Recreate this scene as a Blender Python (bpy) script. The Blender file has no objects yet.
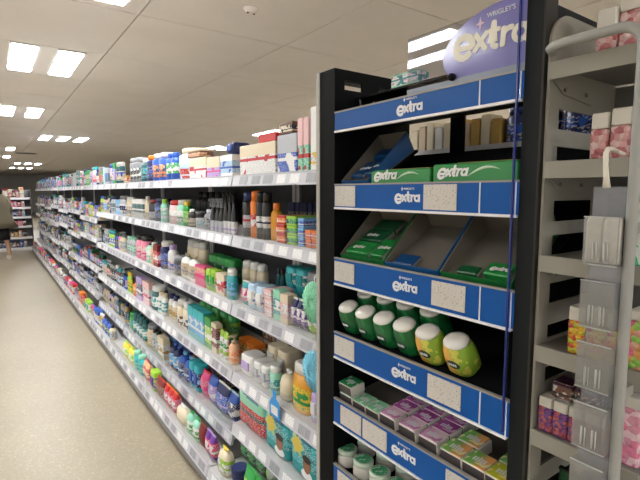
import bpy, math, random
from mathutils import Vector, Matrix
R = math.radians
scene = bpy.context.scene
COL = scene.collection
rng = random.Random(11)

# ---------------------------------------------------------------- camera
HC = 1.5
F = 460.0
PITCH = math.atan(48 / F)
YAW = R(35.59)
cam = bpy.data.cameras.new('camera')
cam.sensor_width = 36.0
cam.lens = F / 640 * 36
cam.clip_start = 0.02
co = bpy.data.objects.new('camera', cam)
co.location = (0, 0, HC)
co.rotation_euler = (math.pi / 2 - PITCH, 0, -YAW)
COL.objects.link(co)
scene.camera = co
CY, SY, CP, SP = math.cos(YAW), math.sin(YAW), math.cos(PITCH), math.sin(PITCH)


def yat(px, X, z):
    """where along the aisle a point at depth X and height z stands for a given column"""
    u = px - 320
    dz = z - HC
    return (F * X * CY - u * (X * SY * CP - dz * SP)) / (u * CY * CP + F * SY)


# ---------------------------------------------------------------- materials
MC = {}


def _new(name):
    m = bpy.data.materials.new(name)
    m.use_nodes = True
    nt = m.node_tree
    b = nt.nodes['Principled BSDF']
    return m, nt, b


def plain(name, rgb, rough=.5, metal=0.0, spec=.5, noise=0.0, nscale=30):
    if name in MC:
        return MC[name]
    m, nt, b = _new(name)
    b.inputs['Base Color'].default_value = (*rgb, 1)
    b.inputs['Roughness'].default_value = rough
    b.inputs['Metallic'].default_value = metal
    b.inputs['Specular IOR Level'].default_value = spec
    if noise:
        tc = nt.nodes.new('ShaderNodeTexCoord')
        n = nt.nodes.new('ShaderNodeTexNoise')
        n.inputs['Scale'].default_value = nscale
        n.inputs['Detail'].default_value = 4
        nt.links.new(tc.outputs['Object'], n.inputs['Vector'])
        r = nt.nodes.new('ShaderNodeValToRGB')
        r.color_ramp.elements[0].color = (*[c * (1 - noise) for c in rgb], 1)
        r.color_ramp.elements[1].color = (*[min(1, c * (1 + noise)) for c in rgb], 1)
        r.color_ramp.elements[0].position = .3
        r.color_ramp.elements[1].position = .7
        nt.links.new(n.outputs['Fac'], r.inputs['Fac'])
        nt.links.new(r.outputs['Color'], b.inputs['Base Color'])
    MC[name] = m
    return m


def clear(name, tint=(1, 1, 1), haze=0.0, hazecol=(.9, .9, .9), rough=.02):
    if name in MC:
        return MC[name]
    m, nt, b = _new(name)
    nt.nodes.remove(b)
    out = nt.nodes['Material Output']
    tr = nt.nodes.new('ShaderNodeBsdfTransparent')
    tr.inputs['Color'].default_value = (*tint, 1)
    gl = nt.nodes.new('ShaderNodeBsdfGlossy')
    gl.inputs['Roughness'].default_value = rough
    lw = nt.nodes.new('ShaderNodeLayerWeight')
    lw.inputs['Blend'].default_value = .5
    pw = nt.nodes.new('ShaderNodeMath'); pw.operation = 'POWER'; pw.inputs[1].default_value = 5
    nt.links.new(lw.outputs['Facing'], pw.inputs[0])
    fr = nt.nodes.new('ShaderNodeMath'); fr.operation = 'MULTIPLY_ADD'; fr.inputs[1].default_value = .95; fr.inputs[2].default_value = .045
    nt.links.new(pw.outputs[0], fr.inputs[0])
    mx = nt.nodes.new('ShaderNodeMixShader')
    src = tr.outputs[0]
    if haze:
        df = nt.nodes.new('ShaderNodeBsdfDiffuse')
        df.inputs['Color'].default_value = (*hazecol, 1)
        hm = nt.nodes.new('ShaderNodeMixShader')
        hm.inputs['Fac'].default_value = haze
        nt.links.new(tr.outputs[0], hm.inputs[1])
        nt.links.new(df.outputs[0], hm.inputs[2])
        src = hm.outputs[0]
    nt.links.new(fr.outputs[0], mx.inputs['Fac'])
    nt.links.new(src, mx.inputs[1])
    nt.links.new(gl.outputs[0], mx.inputs[2])
    nt.links.new(mx.outputs[0], out.inputs['Surface'])
    MC[name] = m
    return m


PAL = {
    'white': (.78, .78, .76), 'cream': (.72, .64, .48), 'black': (.012, .012, .014), 'grey': (.30, .31, .33), 'silver': (.50, .52, .55),
    'navy': (.015, .03, .14), 'blue': (.03, .13, .50), 'sky-blue': (.20, .48, .75), 'pale-blue': (.50, .66, .80), 'teal': (.02, .36, .38), 'dark-teal': (.012, .13, .14),
    'turquoise': (.05, .50, .55), 'mint-green': (.34, .68, .52), 'green': (.04, .38, .09), 'lime-green': (.38, .62, .06), 'dark-green': (.01, .12, .04),
    'yellow': (.80, .60, .05), 'gold': (.50, .34, .10), 'orange': (.80, .25, .03), 'amber': (.75, .38, .03), 'peach': (.78, .48, .30),
    'red': (.58, .03, .03), 'dark-red': (.22, .015, .02), 'pink': (.76, .26, .38), 'hot-pink': (.72, .07, .26), 'pale-pink': (.80, .55, .55),
    'purple': (.20, .06, .36), 'plum': (.085, .030, .065), 'lilac': (.52, .40, .68), 'brown': (.18, .08, .04), 'beige': (.60, .48, .34),
}

PAL = {k: tuple(c ** 1.18 for c in v) for k, v in PAL.items()}


def pack(base, label=None, accent=None, lo=.18, hi=.72, rough=.38, seed=0, scale=26):
    key = ('pack', base, label, accent, lo, hi, seed, scale)
    if key in MC:
        return MC[key]
    m, nt, b = _new('print_' + base + ('_' + label if label else ''))
    b.inputs['Roughness'].default_value = rough
    if not label:
        b.inputs['Base Color'].default_value = (*PAL[base], 1)
        MC[key] = m
        return m
    L = nt.links
    tc = nt.nodes.new('ShaderNodeTexCoord')
    sep = nt.nodes.new('ShaderNodeSeparateXYZ')
    L.new(tc.outputs['Generated'], sep.inputs[0])
    ramp = nt.nodes.new('ShaderNodeValToRGB')
    cr = ramp.color_ramp
    cr.interpolation = 'CONSTANT'
    acc = accent or base
    cr.elements[0].position = 0
    cr.elements[0].color = (*PAL[base], 1)
    cr.elements[1].position = lo
    cr.elements[1].color = (*PAL[label], 1)
    mid = lo + (hi - lo) * (.5 + .12 * ((seed % 5) - 2))
    e = cr.elements.new(mid); e.color = (*PAL[acc], 1)
    e = cr.elements.new(mid + (hi - lo) * .16); e.color = (*PAL[label], 1)
    e = cr.elements.new(hi); e.color = (*PAL[base], 1)
    L.new(sep.outputs['Z'], ramp.inputs['Fac'])
    # printed blobs and lines of small lettering inside the label
    mp = nt.nodes.new('ShaderNodeMapping')
    mp.inputs['Location'].default_value = (seed * 3.7, seed * 1.3, seed * .7)
    L.new(tc.outputs['Object'], mp.inputs['Vector'])
    n = nt.nodes.new('ShaderNodeTexNoise')
    n.inputs['Scale'].default_value = scale
    n.inputs['Detail'].default_value = 1
    L.new(mp.outputs[0], n.inputs['Vector'])
    st = nt.nodes.new('ShaderNodeMath'); st.operation = 'GREATER_THAN'; st.inputs[1].default_value = .58
    L.new(n.outputs['Fac'], st.inputs[0])
    mp2 = nt.nodes.new('ShaderNodeMapping')
    mp2.inputs['Scale'].default_value = (150, 150, 260)
    L.new(mp.outputs[0], mp2.inputs['Vector'])
    n2 = nt.nodes.new('ShaderNodeTexNoise'); n2.inputs['Scale'].default_value = 1; n2.inputs['Detail'].default_value = 0
    L.new(mp2.outputs[0], n2.inputs['Vector'])
    st2 = nt.nodes.new('ShaderNodeMath'); st2.operation = 'GREATER_THAN'; st2.inputs[1].default_value = .6
    L.new(n2.outputs['Fac'], st2.inputs[0])
    inl = nt.nodes.new('ShaderNodeMath'); inl.operation = 'COMPARE'
    inl.inputs[1].default_value = (lo + hi) / 2; inl.inputs[2].default_value = (hi - lo) / 2
    L.new(sep.outputs['Z'], inl.inputs[0])
    m1 = nt.nodes.new('ShaderNodeMath'); m1.operation = 'MULTIPLY'
    L.new(st.outputs[0], m1.inputs[0]); L.new(inl.outputs[0], m1.inputs[1])
    m2 = nt.nodes.new('ShaderNodeMath'); m2.operation = 'MULTIPLY'
    L.new(st2.outputs[0], m2.inputs[0]); L.new(inl.outputs[0], m2.inputs[1])
    x1 = nt.nodes.new('ShaderNodeMix'); x1.data_type = 'RGBA'
    L.new(m1.outputs[0], x1.inputs['Factor']); L.new(ramp.outputs[0], x1.inputs['A'])
    x1.inputs['B'].default_value = (*PAL[acc], 1)
    x2 = nt.nodes.new('ShaderNodeMix'); x2.data_type = 'RGBA'
    m3 = nt.nodes.new('ShaderNodeMath'); m3.operation = 'MULTIPLY'; m3.inputs[1].default_value = .55
    L.new(m2.outputs[0], m3.inputs[0]); L.new(m3.outputs[0], x2.inputs['Factor'])
    L.new(x1.outputs['Result'], x2.inputs['A'])
    dark = sum(PAL[label]) > 1.1
    x2.inputs['B'].default_value = (.05, .05, .09, 1) if dark else (.8, .8, .8, 1)
    L.new(x2.outputs['Result'], b.inputs['Base Color'])
    MC[key] = m
    return m


def mints(name, cols, scale):
    """a clear box full of coloured sweets"""
    if name in MC:
        return MC[name]
    m, nt, b = _new(name)
    L = nt.links
    b.inputs['Roughness'].default_value = .25
    tc = nt.nodes.new('ShaderNodeTexCoord')
    v = nt.nodes.new('ShaderNodeTexVoronoi'); v.inputs['Scale'].default_value = scale
    L.new(tc.outputs['Object'], v.inputs['Vector'])
    sp = nt.nodes.new('ShaderNodeSeparateColor')
    L.new(v.outputs['Color'], sp.inputs[0])
    r = nt.nodes.new('ShaderNodeValToRGB'); r.color_ramp.interpolation = 'CONSTANT'
    r.color_ramp.elements[0].color = (*cols[0], 1)
    r.color_ramp.elements[1].position = 1 / len(cols); r.color_ramp.elements[1].color = (*cols[1], 1)
    for i in range(2, len(cols)):
        e = r.color_ramp.elements.new(i / len(cols)); e.color = (*cols[i], 1)
    L.new(sp.outputs[0], r.inputs['Fac'])
    L.new(r.outputs[0], b.inputs['Base Color'])
    bp = nt.nodes.new('ShaderNodeBump'); bp.inputs['Strength'].default_value = .8; bp.inputs['Distance'].default_value = .006; bp.invert = True
    L.new(v.outputs['Distance'], bp.inputs['Height'])
    L.new(bp.outputs[0], b.inputs['Normal'])
    MC[name] = m
    return m


def paper_ticket(name, bg, ink, sx, sz, thr=.62):
    if name in MC:
        return MC[name]
    m, nt, b = _new(name)
    L = nt.links
    b.inputs['Roughness'].default_value = .5
    tc = nt.nodes.new('ShaderNodeTexCoord')
    mp = nt.nodes.new('ShaderNodeMapping'); mp.inputs['Scale'].default_value = (1, sx, sz)
    L.new(tc.outputs['Object'], mp.inputs[0])
    n = nt.nodes.new('ShaderNodeTexNoise'); n.inputs['Scale'].default_value = 1; n.inputs['Detail'].default_value = 1
    L.new(mp.outputs[0], n.inputs['Vector'])
    st = nt.nodes.new('ShaderNodeMath'); st.operation = 'GREATER_THAN'; st.inputs[1].default_value = thr
    L.new(n.outputs['Fac'], st.inputs[0])
    x = nt.nodes.new('ShaderNodeMix'); x.data_type = 'RGBA'
    L.new(st.outputs[0], x.inputs['Factor'])
    x.inputs['A'].default_value = (*bg, 1); x.inputs['B'].default_value = (*ink, 1)
    L.new(x.outputs['Result'], b.inputs['Base Color'])
    MC[name] = m
    return m


def floor_mat():
    m, nt, b = _new('terrazzo_floor')
    L = nt.links
    tc = nt.nodes.new('ShaderNodeTexCoord')
    n = nt.nodes.new('ShaderNodeTexNoise'); n.inputs['Scale'].default_value = 60; n.inputs['Detail'].default_value = 6; n.inputs['Roughness'].default_value = .7
    L.new(tc.outputs['Object'], n.inputs['Vector'])
    r = nt.nodes.new('ShaderNodeValToRGB')
    r.color_ramp.elements[0].position = .25; r.color_ramp.elements[0].color = (.30, .255, .178, 1)
    r.color_ramp.elements[1].position = .75; r.color_ramp.elements[1].color = (.39, .335, .238, 1)
    L.new(n.outputs['Fac'], r.inputs['Fac'])
    n3 = nt.nodes.new('ShaderNodeTexNoise'); n3.inputs['Scale'].default_value = 1.2; n3.inputs['Detail'].default_value = 3
    L.new(tc.outputs['Object'], n3.inputs['Vector'])
    r3 = nt.nodes.new('ShaderNodeValToRGB')
    r3.color_ramp.elements[0].position = .35; r3.color_ramp.elements[0].color = (.90, .90, .90, 1)
    r3.color_ramp.elements[1].position = .7; r3.color_ramp.elements[1].color = (1.0, 1.0, 1.0, 1)
    L.new(n3.outputs['Fac'], r3.inputs['Fac'])
    mu = nt.nodes.new('ShaderNodeMix'); mu.data_type = 'RGBA'; mu.blend_type = 'MULTIPLY'; mu.inputs['Factor'].default_value = 1
    L.new(r.outputs[0], mu.inputs['A']); L.new(r3.outputs[0], mu.inputs['B'])
    v = nt.nodes.new('ShaderNodeTexVoronoi'); v.inputs['Scale'].default_value = 110
    L.new(tc.outputs['Object'], v.inputs['Vector'])
    sp = nt.nodes.new('ShaderNodeSeparateColor'); L.new(v.outputs['Color'], sp.inputs[0])
    st = nt.nodes.new('ShaderNodeMath'); st.operation = 'GREATER_THAN'; st.inputs[1].default_value = .9
    L.new(sp.outputs[0], st.inputs[0])
    f = nt.nodes.new('ShaderNodeMath'); f.operation = 'MULTIPLY'; f.inputs[1].default_value = .13
    L.new(st.outputs[0], f.inputs[0])
    x = nt.nodes.new('ShaderNodeMix'); x.data_type = 'RGBA'
    L.new(f.outputs[0], x.inputs['Factor']); L.new(mu.outputs['Result'], x.inputs['A']); x.inputs['B'].default_value = (.78, .72, .62, 1)
    L.new(x.outputs['Result'], b.inputs['Base Color'])
    b.inputs['Roughness'].default_value = .36
    b.inputs['Specular IOR Level'].default_value = .45
    return m


def emit(name, rgb, s):
    m, nt, b = _new(name)
    b.inputs['Base Color'].default_value = (.9, .9, .9, 1)
    b.inputs['Emission Color'].default_value = (*rgb, 1)
    b.inputs['Emission Strength'].default_value = s
    return m


# ---------------------------------------------------------------- mesh helpers
class MB:
    def __init__(s):
        s.v, s.f, s.m, s.sm = [], [], [], []

    def face(s, idx, mi=0, sm=False):
        s.f.append(idx); s.m.append(mi); s.sm.append(sm)

    def box(s, x0, x1, y0, y1, z0, z1, mi=0, M=None):
        b = len(s.v)
        for x, y, z in ((x0, y0, z0), (x1, y0, z0), (x1, y1, z0), (x0, y1, z0), (x0, y0, z1), (x1, y0, z1), (x1, y1, z1), (x0, y1, z1)):
            p = Vector((x, y, z))
            s.v.append(M @ p if M else p)
        for q in ((0, 3, 2, 1), (4, 5, 6, 7), (0, 1, 5, 4), (1, 2, 6, 5), (2, 3, 7, 6), (3, 0, 4, 7)):
            s.face([b + i for i in q], mi)
        return s

    def rings(s, rings, mi=0, cap=True, sm=True, mis=None):
        b = len(s.v); n = len(rings[0])
        for r in rings:
            s.v.extend(Vector(p) for p in r)
        for k in range(len(rings) - 1):
            for i in range(n):
                j = (i + 1) % n
                s.face([b + k * n + i, b + k * n + j, b + (k + 1) * n + j, b + (k + 1) * n + i], mis[k] if mis else mi, sm)
        if cap:
            s.face([b + i for i in range(n)][::-1], mis[0] if mis else mi)
            t = b + (len(rings) - 1) * n
            s.face([t + i for i in range(n)], mis[-1] if mis else mi)
        return s

    def lathe(s, prof, n=16, c=(0, 0, 0), mi=0, axis='z', cap=True):
        rg = []
        for r, z in prof:
            ring = []
            for i in range(n):
                a = 2 * math.pi * i / n
                p = (r * math.cos(a), r * math.sin(a), z)
                if axis == 'x':
                    p = (-p[2], p[0], p[1])
                ring.append((p[0] + c[0], p[1] + c[1], p[2] + c[2]))
            rg.append(ring)
        return s.rings(rg, mi, cap)

    def tube(s, path, r, n=8, mi=0, closed=False):
        path = [Vector(p) for p in path]
        rg = []; up = None
        for i, p in enumerate(path):
            a = path[max(0, i - 1)]; c = path[min(len(path) - 1, i + 1)]
            t = (c - a).normalized()
            if up is None:
                up = t.orthogonal().normalized()
            up = (up - t * up.dot(t)).normalized()
            w = t.cross(up)
            rr = r[i] if isinstance(r, (list, tuple)) else r
            rg.append([tuple(p + (up * math.cos(2 * math.pi * k / n) + w * math.sin(2 * math.pi * k / n)) * rr) for k in range(n)])
        return s.rings(rg, mi)

    def prism(s, pts, x0, x1, mi=0, M=None):
        """closed outline in (y, z), thick along x"""
        b = len(s.v); n = len(pts)
        for x in (x0, x1):
            for y, z in pts:
                p = Vector((x, y, z)); s.v.append(M @ p if M else p)
        s.face([b + i for i in range(n)], mi); s.face([b + n + i for i in range(n)][::-1], mi)
        for i in range(n):
            j = (i + 1) % n
            s.face([b + j, b + i, b + n + i, b + n + j], mi)
        return s

    def mesh(s, name, mats):
        me = bpy.data.meshes.new(name)
        me.from_pydata([tuple(p) for p in s.v], [], s.f)
        for m in (mats if isinstance(mats, (list, tuple)) else [mats]):
            me.materials.append(m)
        me.polygons.foreach_set('material_index', s.m)
        me.polygons.foreach_set('use_smooth', s.sm)
        me.update()
        return me

    def build(s, name, mats, parent=None):
        return link(name, s.mesh(name, mats), parent)


def link(name, me, parent=None):
    o = bpy.data.objects.new(name, me)
    COL.objects.link(o)
    if parent:
        o.parent = parent
    return o


def tag(o, label=None, cat=None, group=None, kind=None):
    if label: o['label'] = label
    if cat: o['category'] = cat
    if group: o['group'] = group
    if kind: o['kind'] = kind
    return o


def empty(name, loc=(0, 0, 0), rot=(0, 0, 0)):
    o = bpy.data.objects.new(name, None)
    o.empty_display_size = .05
    o.location = loc; o.rotation_euler = rot
    COL.objects.link(o)
    return o


def sring(w, d, z, n=20, e=2.0, ox=0, oy=0):
    """superellipse ring: d along x, w along y"""
    out = []
    for i in range(n):
        a = 2 * math.pi * i / n
        c, s_ = math.cos(a), math.sin(a)
        out.append((ox + d / 2 * math.copysign(abs(c) ** (2 / e), c), oy + w / 2 * math.copysign(abs(s_) ** (2 / e), s_), z))
    return out


def bevbox(mb, d, w, z0, z1, b=.003, mi=0, ox=0, oy=0):
    """a box with softened edges"""
    def rr(dd, ww, z):
        hx, hy = dd / 2, ww / 2
        q = b
        return [(ox + x, oy + y, z) for x, y in ((-hx + q, -hy), (hx - q, -hy), (hx, -hy + q), (hx, hy - q), (hx - q, hy), (-hx + q, hy), (-hx, hy - q), (-hx, -hy + q))]
    mb.rings([rr(d - 2 * b, w - 2 * b, z0), rr(d, w, z0 + b), rr(d, w, z1 - b), rr(d - 2 * b, w - 2 * b, z1)], mi, True, False)
    return mb


# ---------------------------------------------------------------- strokes: the rounded bold logo lettering
def arc(cx, cy, r, a0, a1, n=14, ry=None):
    ry = ry or r
    return [(cx + r * math.cos(R(a0 + (a1 - a0) * i / n)), cy + ry * math.sin(R(a0 + (a1 - a0) * i / n))) for i in range(n + 1)]


EXTRA = []
def _L(strokes, ox, sc=1.0, oy=0.0):
    for st, th in strokes:
        EXTRA.append(([(ox + x * sc, oy + y * sc) for x, y in st], th * sc))
_L([(arc(.5, .5, .40, 0, 318), .27), ([(.15, .47), (.88, .47)], .22)], 0, 1.28, -.22)
_L([([(.1, .12), (.74, .9)], .27), ([(.74, .12), (.1, .9)], .27)], 1.2)
_L([([(.3, 1.3), (.3, .35)] + arc(.52, .35, .22, 180, 280, 6), .27), ([(.06, .9), (.62, .9)], .22)], 2.0)
_L([([(.14, .9), (.14, .1)], .27), (arc(.5, .48, .36, 180, 75, 8), .25)], 2.72)
_L([(arc(.45, .5, .33, 0, 360, 20), .25), ([(.82, .92), (.82, .1)], .26)], 3.3)
EXTRA_W = 4.25


def strokes_mesh(strokes, size, t=.0006, slant=0.0, rise=0.0):
    """lettering that lies in the (y, z) plane, reading towards -y, standing out t towards -x"""
    mb = MB()
    def P(x, y):
        return (-(x + slant * y) * size, (y + rise * x) * size)
    for si, (st, th) in enumerate(strokes):
        h = th / 2
        tt = t + si * t * .07
        closed = math.hypot(st[0][0] - st[-1][0], st[0][1] - st[-1][1]) < 1e-4
        n = len(st)
        left, right = [], []
        for i, p in enumerate(st):
            a = st[i - 1] if i else (st[-2] if closed else None)
            c = st[i + 1] if i < n - 1 else (st[1] if closed else None)
            d0 = Vector((p[0] - a[0], p[1] - a[1])).normalized() if a else None
            d1 = Vector((c[0] - p[0], c[1] - p[1])).normalized() if c else None
            d = ((d0 or d1) + (d1 or d0)).normalized()
            m_ = h / max(.5, d.dot(d1 or d0))
            left.append((p[0] - d.y * m_, p[1] + d.x * m_)); right.append((p[0] + d.y * m_, p[1] - d.x * m_))
        if not closed:      # blunt rounded ends
            ends = []
            for k, q in ((0, st[1]), (n - 1, st[n - 2])):
                d = Vector((st[k][0] - q[0], st[k][1] - q[1])).normalized()
                le, re = Vector(left[k]), Vector(right[k])
                ends.append((tuple(le + d * h * .5 + (re - le) * .2), tuple(re + d * h * .5 + (le - re) * .2)))
            left = [ends[0][0]] + left + [ends[1][0]]; right = [ends[0][1]] + right + [ends[1][1]]
        b = len(mb.v); N = len(left)
        for x_ in (-tt, 0):
            for row in (left, right):
                for p in row:
                    y_, z_ = P(*p); mb.v.append(Vector((x_, y_, z_)))
        for i in range(N - 1):
            mb.face([b + i, b + i + 1, b + N + i + 1, b + N + i])
            mb.face([b + 2 * N + i, b + 3 * N + i, b + 3 * N + i + 1, b + 2 * N + i + 1])
            mb.face([b + i + 1, b + i, b + 2 * N + i, b + 2 * N + i + 1])
            mb.face([b + N + i, b + N + i + 1, b + 3 * N + i + 1, b + 3 * N + i])
        if not closed:
            mb.face([b, b + N, b + 3 * N, b + 2 * N]); e = N - 1
            mb.face([b + N + e, b + e, b + 2 * N + e, b + 3 * N + e])
    return mb


_dg = None
TXT = {}


def text_mesh(body, size, t=.0004, bold=0.0):
    """small plain lettering as a mesh in the (y, z) plane, reading towards -y"""
    key = (body, size, bold)
    if key in TXT:
        return TXT[key]
    cu = bpy.data.curves.new('lettering', 'FONT')
    cu.body = body; cu.size = size; cu.extrude = t; cu.offset = bold
    cu.align_x = 'CENTER'
    o = bpy.data.objects.new('lettering', cu)
    COL.objects.link(o)
    bpy.context.view_layer.update()
    me = bpy.data.meshes.new_from_object(o.evaluated_get(bpy.context.evaluated_depsgraph_get()))
    bpy.data.objects.remove(o)
    bpy.data.curves.remove(cu)
    M = Matrix(((0, 0, -1, 0), (-1, 0, 0, 0), (0, 1, 0, 0), (0, 0, 0, 1)))
    me.transform(M)
    TXT[key] = me
    return me


# ---------------------------------------------------------------- the room
M_white = plain('white_paint', (.72, .72, .70), .55)
M_lgrey = plain('light_grey_powder_coat', (.52, .52, .53), .42)
M_strip = plain('shelf_strip_grey', (.50, .50, .535), .4)
M_shelf = plain('shelf_metal', (.50, .50, .49), .4)
M_back = plain('gondola_back_panel', (.030, .033, .042), .6)
M_kick = plain('kick_plate_grey', (.20, .20, .21), .5)
M_riser = clear('clear_riser', haze=.03)
M_clear = clear('clear_acrylic')
M_tick = paper_ticket('price_ticket_paper', (.78, .77, .765), (.46, .49, .52), 160, 330, .60)
M_tick2 = paper_ticket('barcode_ticket_paper', (.36, .36, .39), (.27, .27, .30), 420, 18, .50)
M_ceil = plain('ceiling_panel', (.93, .875, .835), .8, noise=.03, nscale=2)
M_seam = plain('ceiling_seam', (.10, .09, .08), .9)
M_wall = plain('wall_paint', (.78, .75, .72), .7)

tag(MB().box(-6, 10, -4, 40, -.1, 0).build('floor', floor_mat()), kind='structure')
mb = MB()
mb.box(-6, 10, -4, 40, 2.765, 2.85, 1)
x = .94 - 6 * 1.2
while x < 10:
    y = 3.52 - 6 * 1.2
    while y < 40:
        g = .005
        xa, xb, ya, yb = max(-6, x + g), min(10, x + 1.2 - g), max(-4, y + g), min(40, y + 1.2 - g)
        if xb > xa and yb > ya:
            mb.box(xa, xb, ya, yb, 2.75, 2.765, 0)
        y += 1.2
    x += 1.2
tag(mb.build('ceiling', [M_ceil, M_seam]), kind='structure')
M_dwall = plain('far_wall_paint', (.78, .77, .75), .7)
tag(MB().box(-6, 10, 40, 40.1, 0, 2.85).build('wall_back', M_dwall), kind='structure')
tag(MB().box(-6, 10, -4.1, -4, 0, 2.85).build('wall_front', M_wall), kind='structure')
tag(MB().box(-6.1, -6, -4, 40, 0, 2.85).build('wall_left', M_wall), kind='structure')
tag(MB().box(10, 10.1, -4, 40, 0, 2.85).build('wall_right', M_wall), kind='structure')

# ---------------------------------------------------------------- lamps
M_lamp = emit('lamp_diffuser', (.97, .985, 1.0), 15.0)
fr = MB()
for a in ((-.112, -.092, -.51, .51), (.092, .112, -.51, .51), (-.092, .092, -.51, -.49), (-.092, .092, .49, .51)):
    fr.box(a[0], a[1], a[2], a[3], -.012, 0)
lamp_frame = fr.mesh('lamp_frame', M_white)
lamp_diff = MB().box(-.092, .092, -.49, .49, -.018, -.002).mesh('diffuser', M_lamp)
rows = [(-2.6, (.34, .70, -2.17, -1.78, 2.8, 3.16, -4.6, -4.2)), (2.88, (.34, .71, -2.17, -1.78, -4.6, -4.2, 4.85, 5.24, 7.3, 7.7)), (5.24, (.325, .68, -2.17, -1.78, -4.6, -4.2, 4.85, 5.24, 7.3, 7.7)), (8.68, (.29, .65, -2.17, -1.78, 4.85, 5.24, 7.3, 7.7, -4.6, -4.2)),  # row behind the camera, outer left and hidden right lamps added for extra light
        (12.45, (1.12, 1.49, 1.86, -1.78, 5.2, 5.6)), (16.2, (.22, .58, -1.78)), (19.8, (.22, .58, -1.78)), (24.2, (1.08, 1.46, 1.84, 5.2)), (28.8, (1.05, 1.42, 1.80, 5.2))]
OX = ['first', 'second', 'third', 'fourth', 'fifth', 'sixth', 'seventh', 'eighth', 'ninth', 'tenth', 'eleventh', 'twelfth']
for ri, (yc, xs) in enumerate(rows):
    for k, xc in enumerate(sorted(xs)):
        t = empty('ceiling_light', (xc, yc, 2.75))
        link('light_frame', lamp_frame, t)
        link('diffuser', lamp_diff, t)
        tag(t, f'white rectangular ceiling light, {OX[k]} from left in the {OX[ri]} row of lights along the ceiling', 'ceiling light', 'recessed ceiling lights')
# flush ceiling sensor and far vent
t = empty('smoke_detector', (1.53, 2.95, 2.75))
mb = MB(); mb.lathe([(.05, 0), (.05, -.012), (.035, -.03), (.02, -.034)], 20); mb.build('detector_body', M_ceil, t)
MB().box(-.028, -.018, -.006, .006, -.038, -.030).build('indicator', M_seam, t)
MB().box(.018, .028, -.006, .006, -.038, -.030).build('indicator', M_seam, t)
tag(t, 'small round flush detector on a bare ceiling panel right of the lights', 'smoke detector')
t = empty('ceiling_vent', (1.05, 17.8, 2.75))
mb = MB()
for a in ((-.3, .3, -.3, -.26), (-.3, .3, .26, .3), (-.3, -.26, -.26, .26), (.26, .3, -.26, .26)):
    mb.box(*a, -.012, 0)
mb.build('vent_frame', M_lgrey, t)
mb = MB()
for k in range(8):
    mb.box(-.26, .26, -.26 + k * .065, -.225 + k * .065, -.008, -.002)
mb.build('grille', M_seam, t)
tag(t, 'dark square ceiling vent beyond the three-lamp row', 'vent')

# ---------------------------------------------------------------- products
def M_cap(c):
    return plain('cap_' + c, PAL[c], .35)


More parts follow.
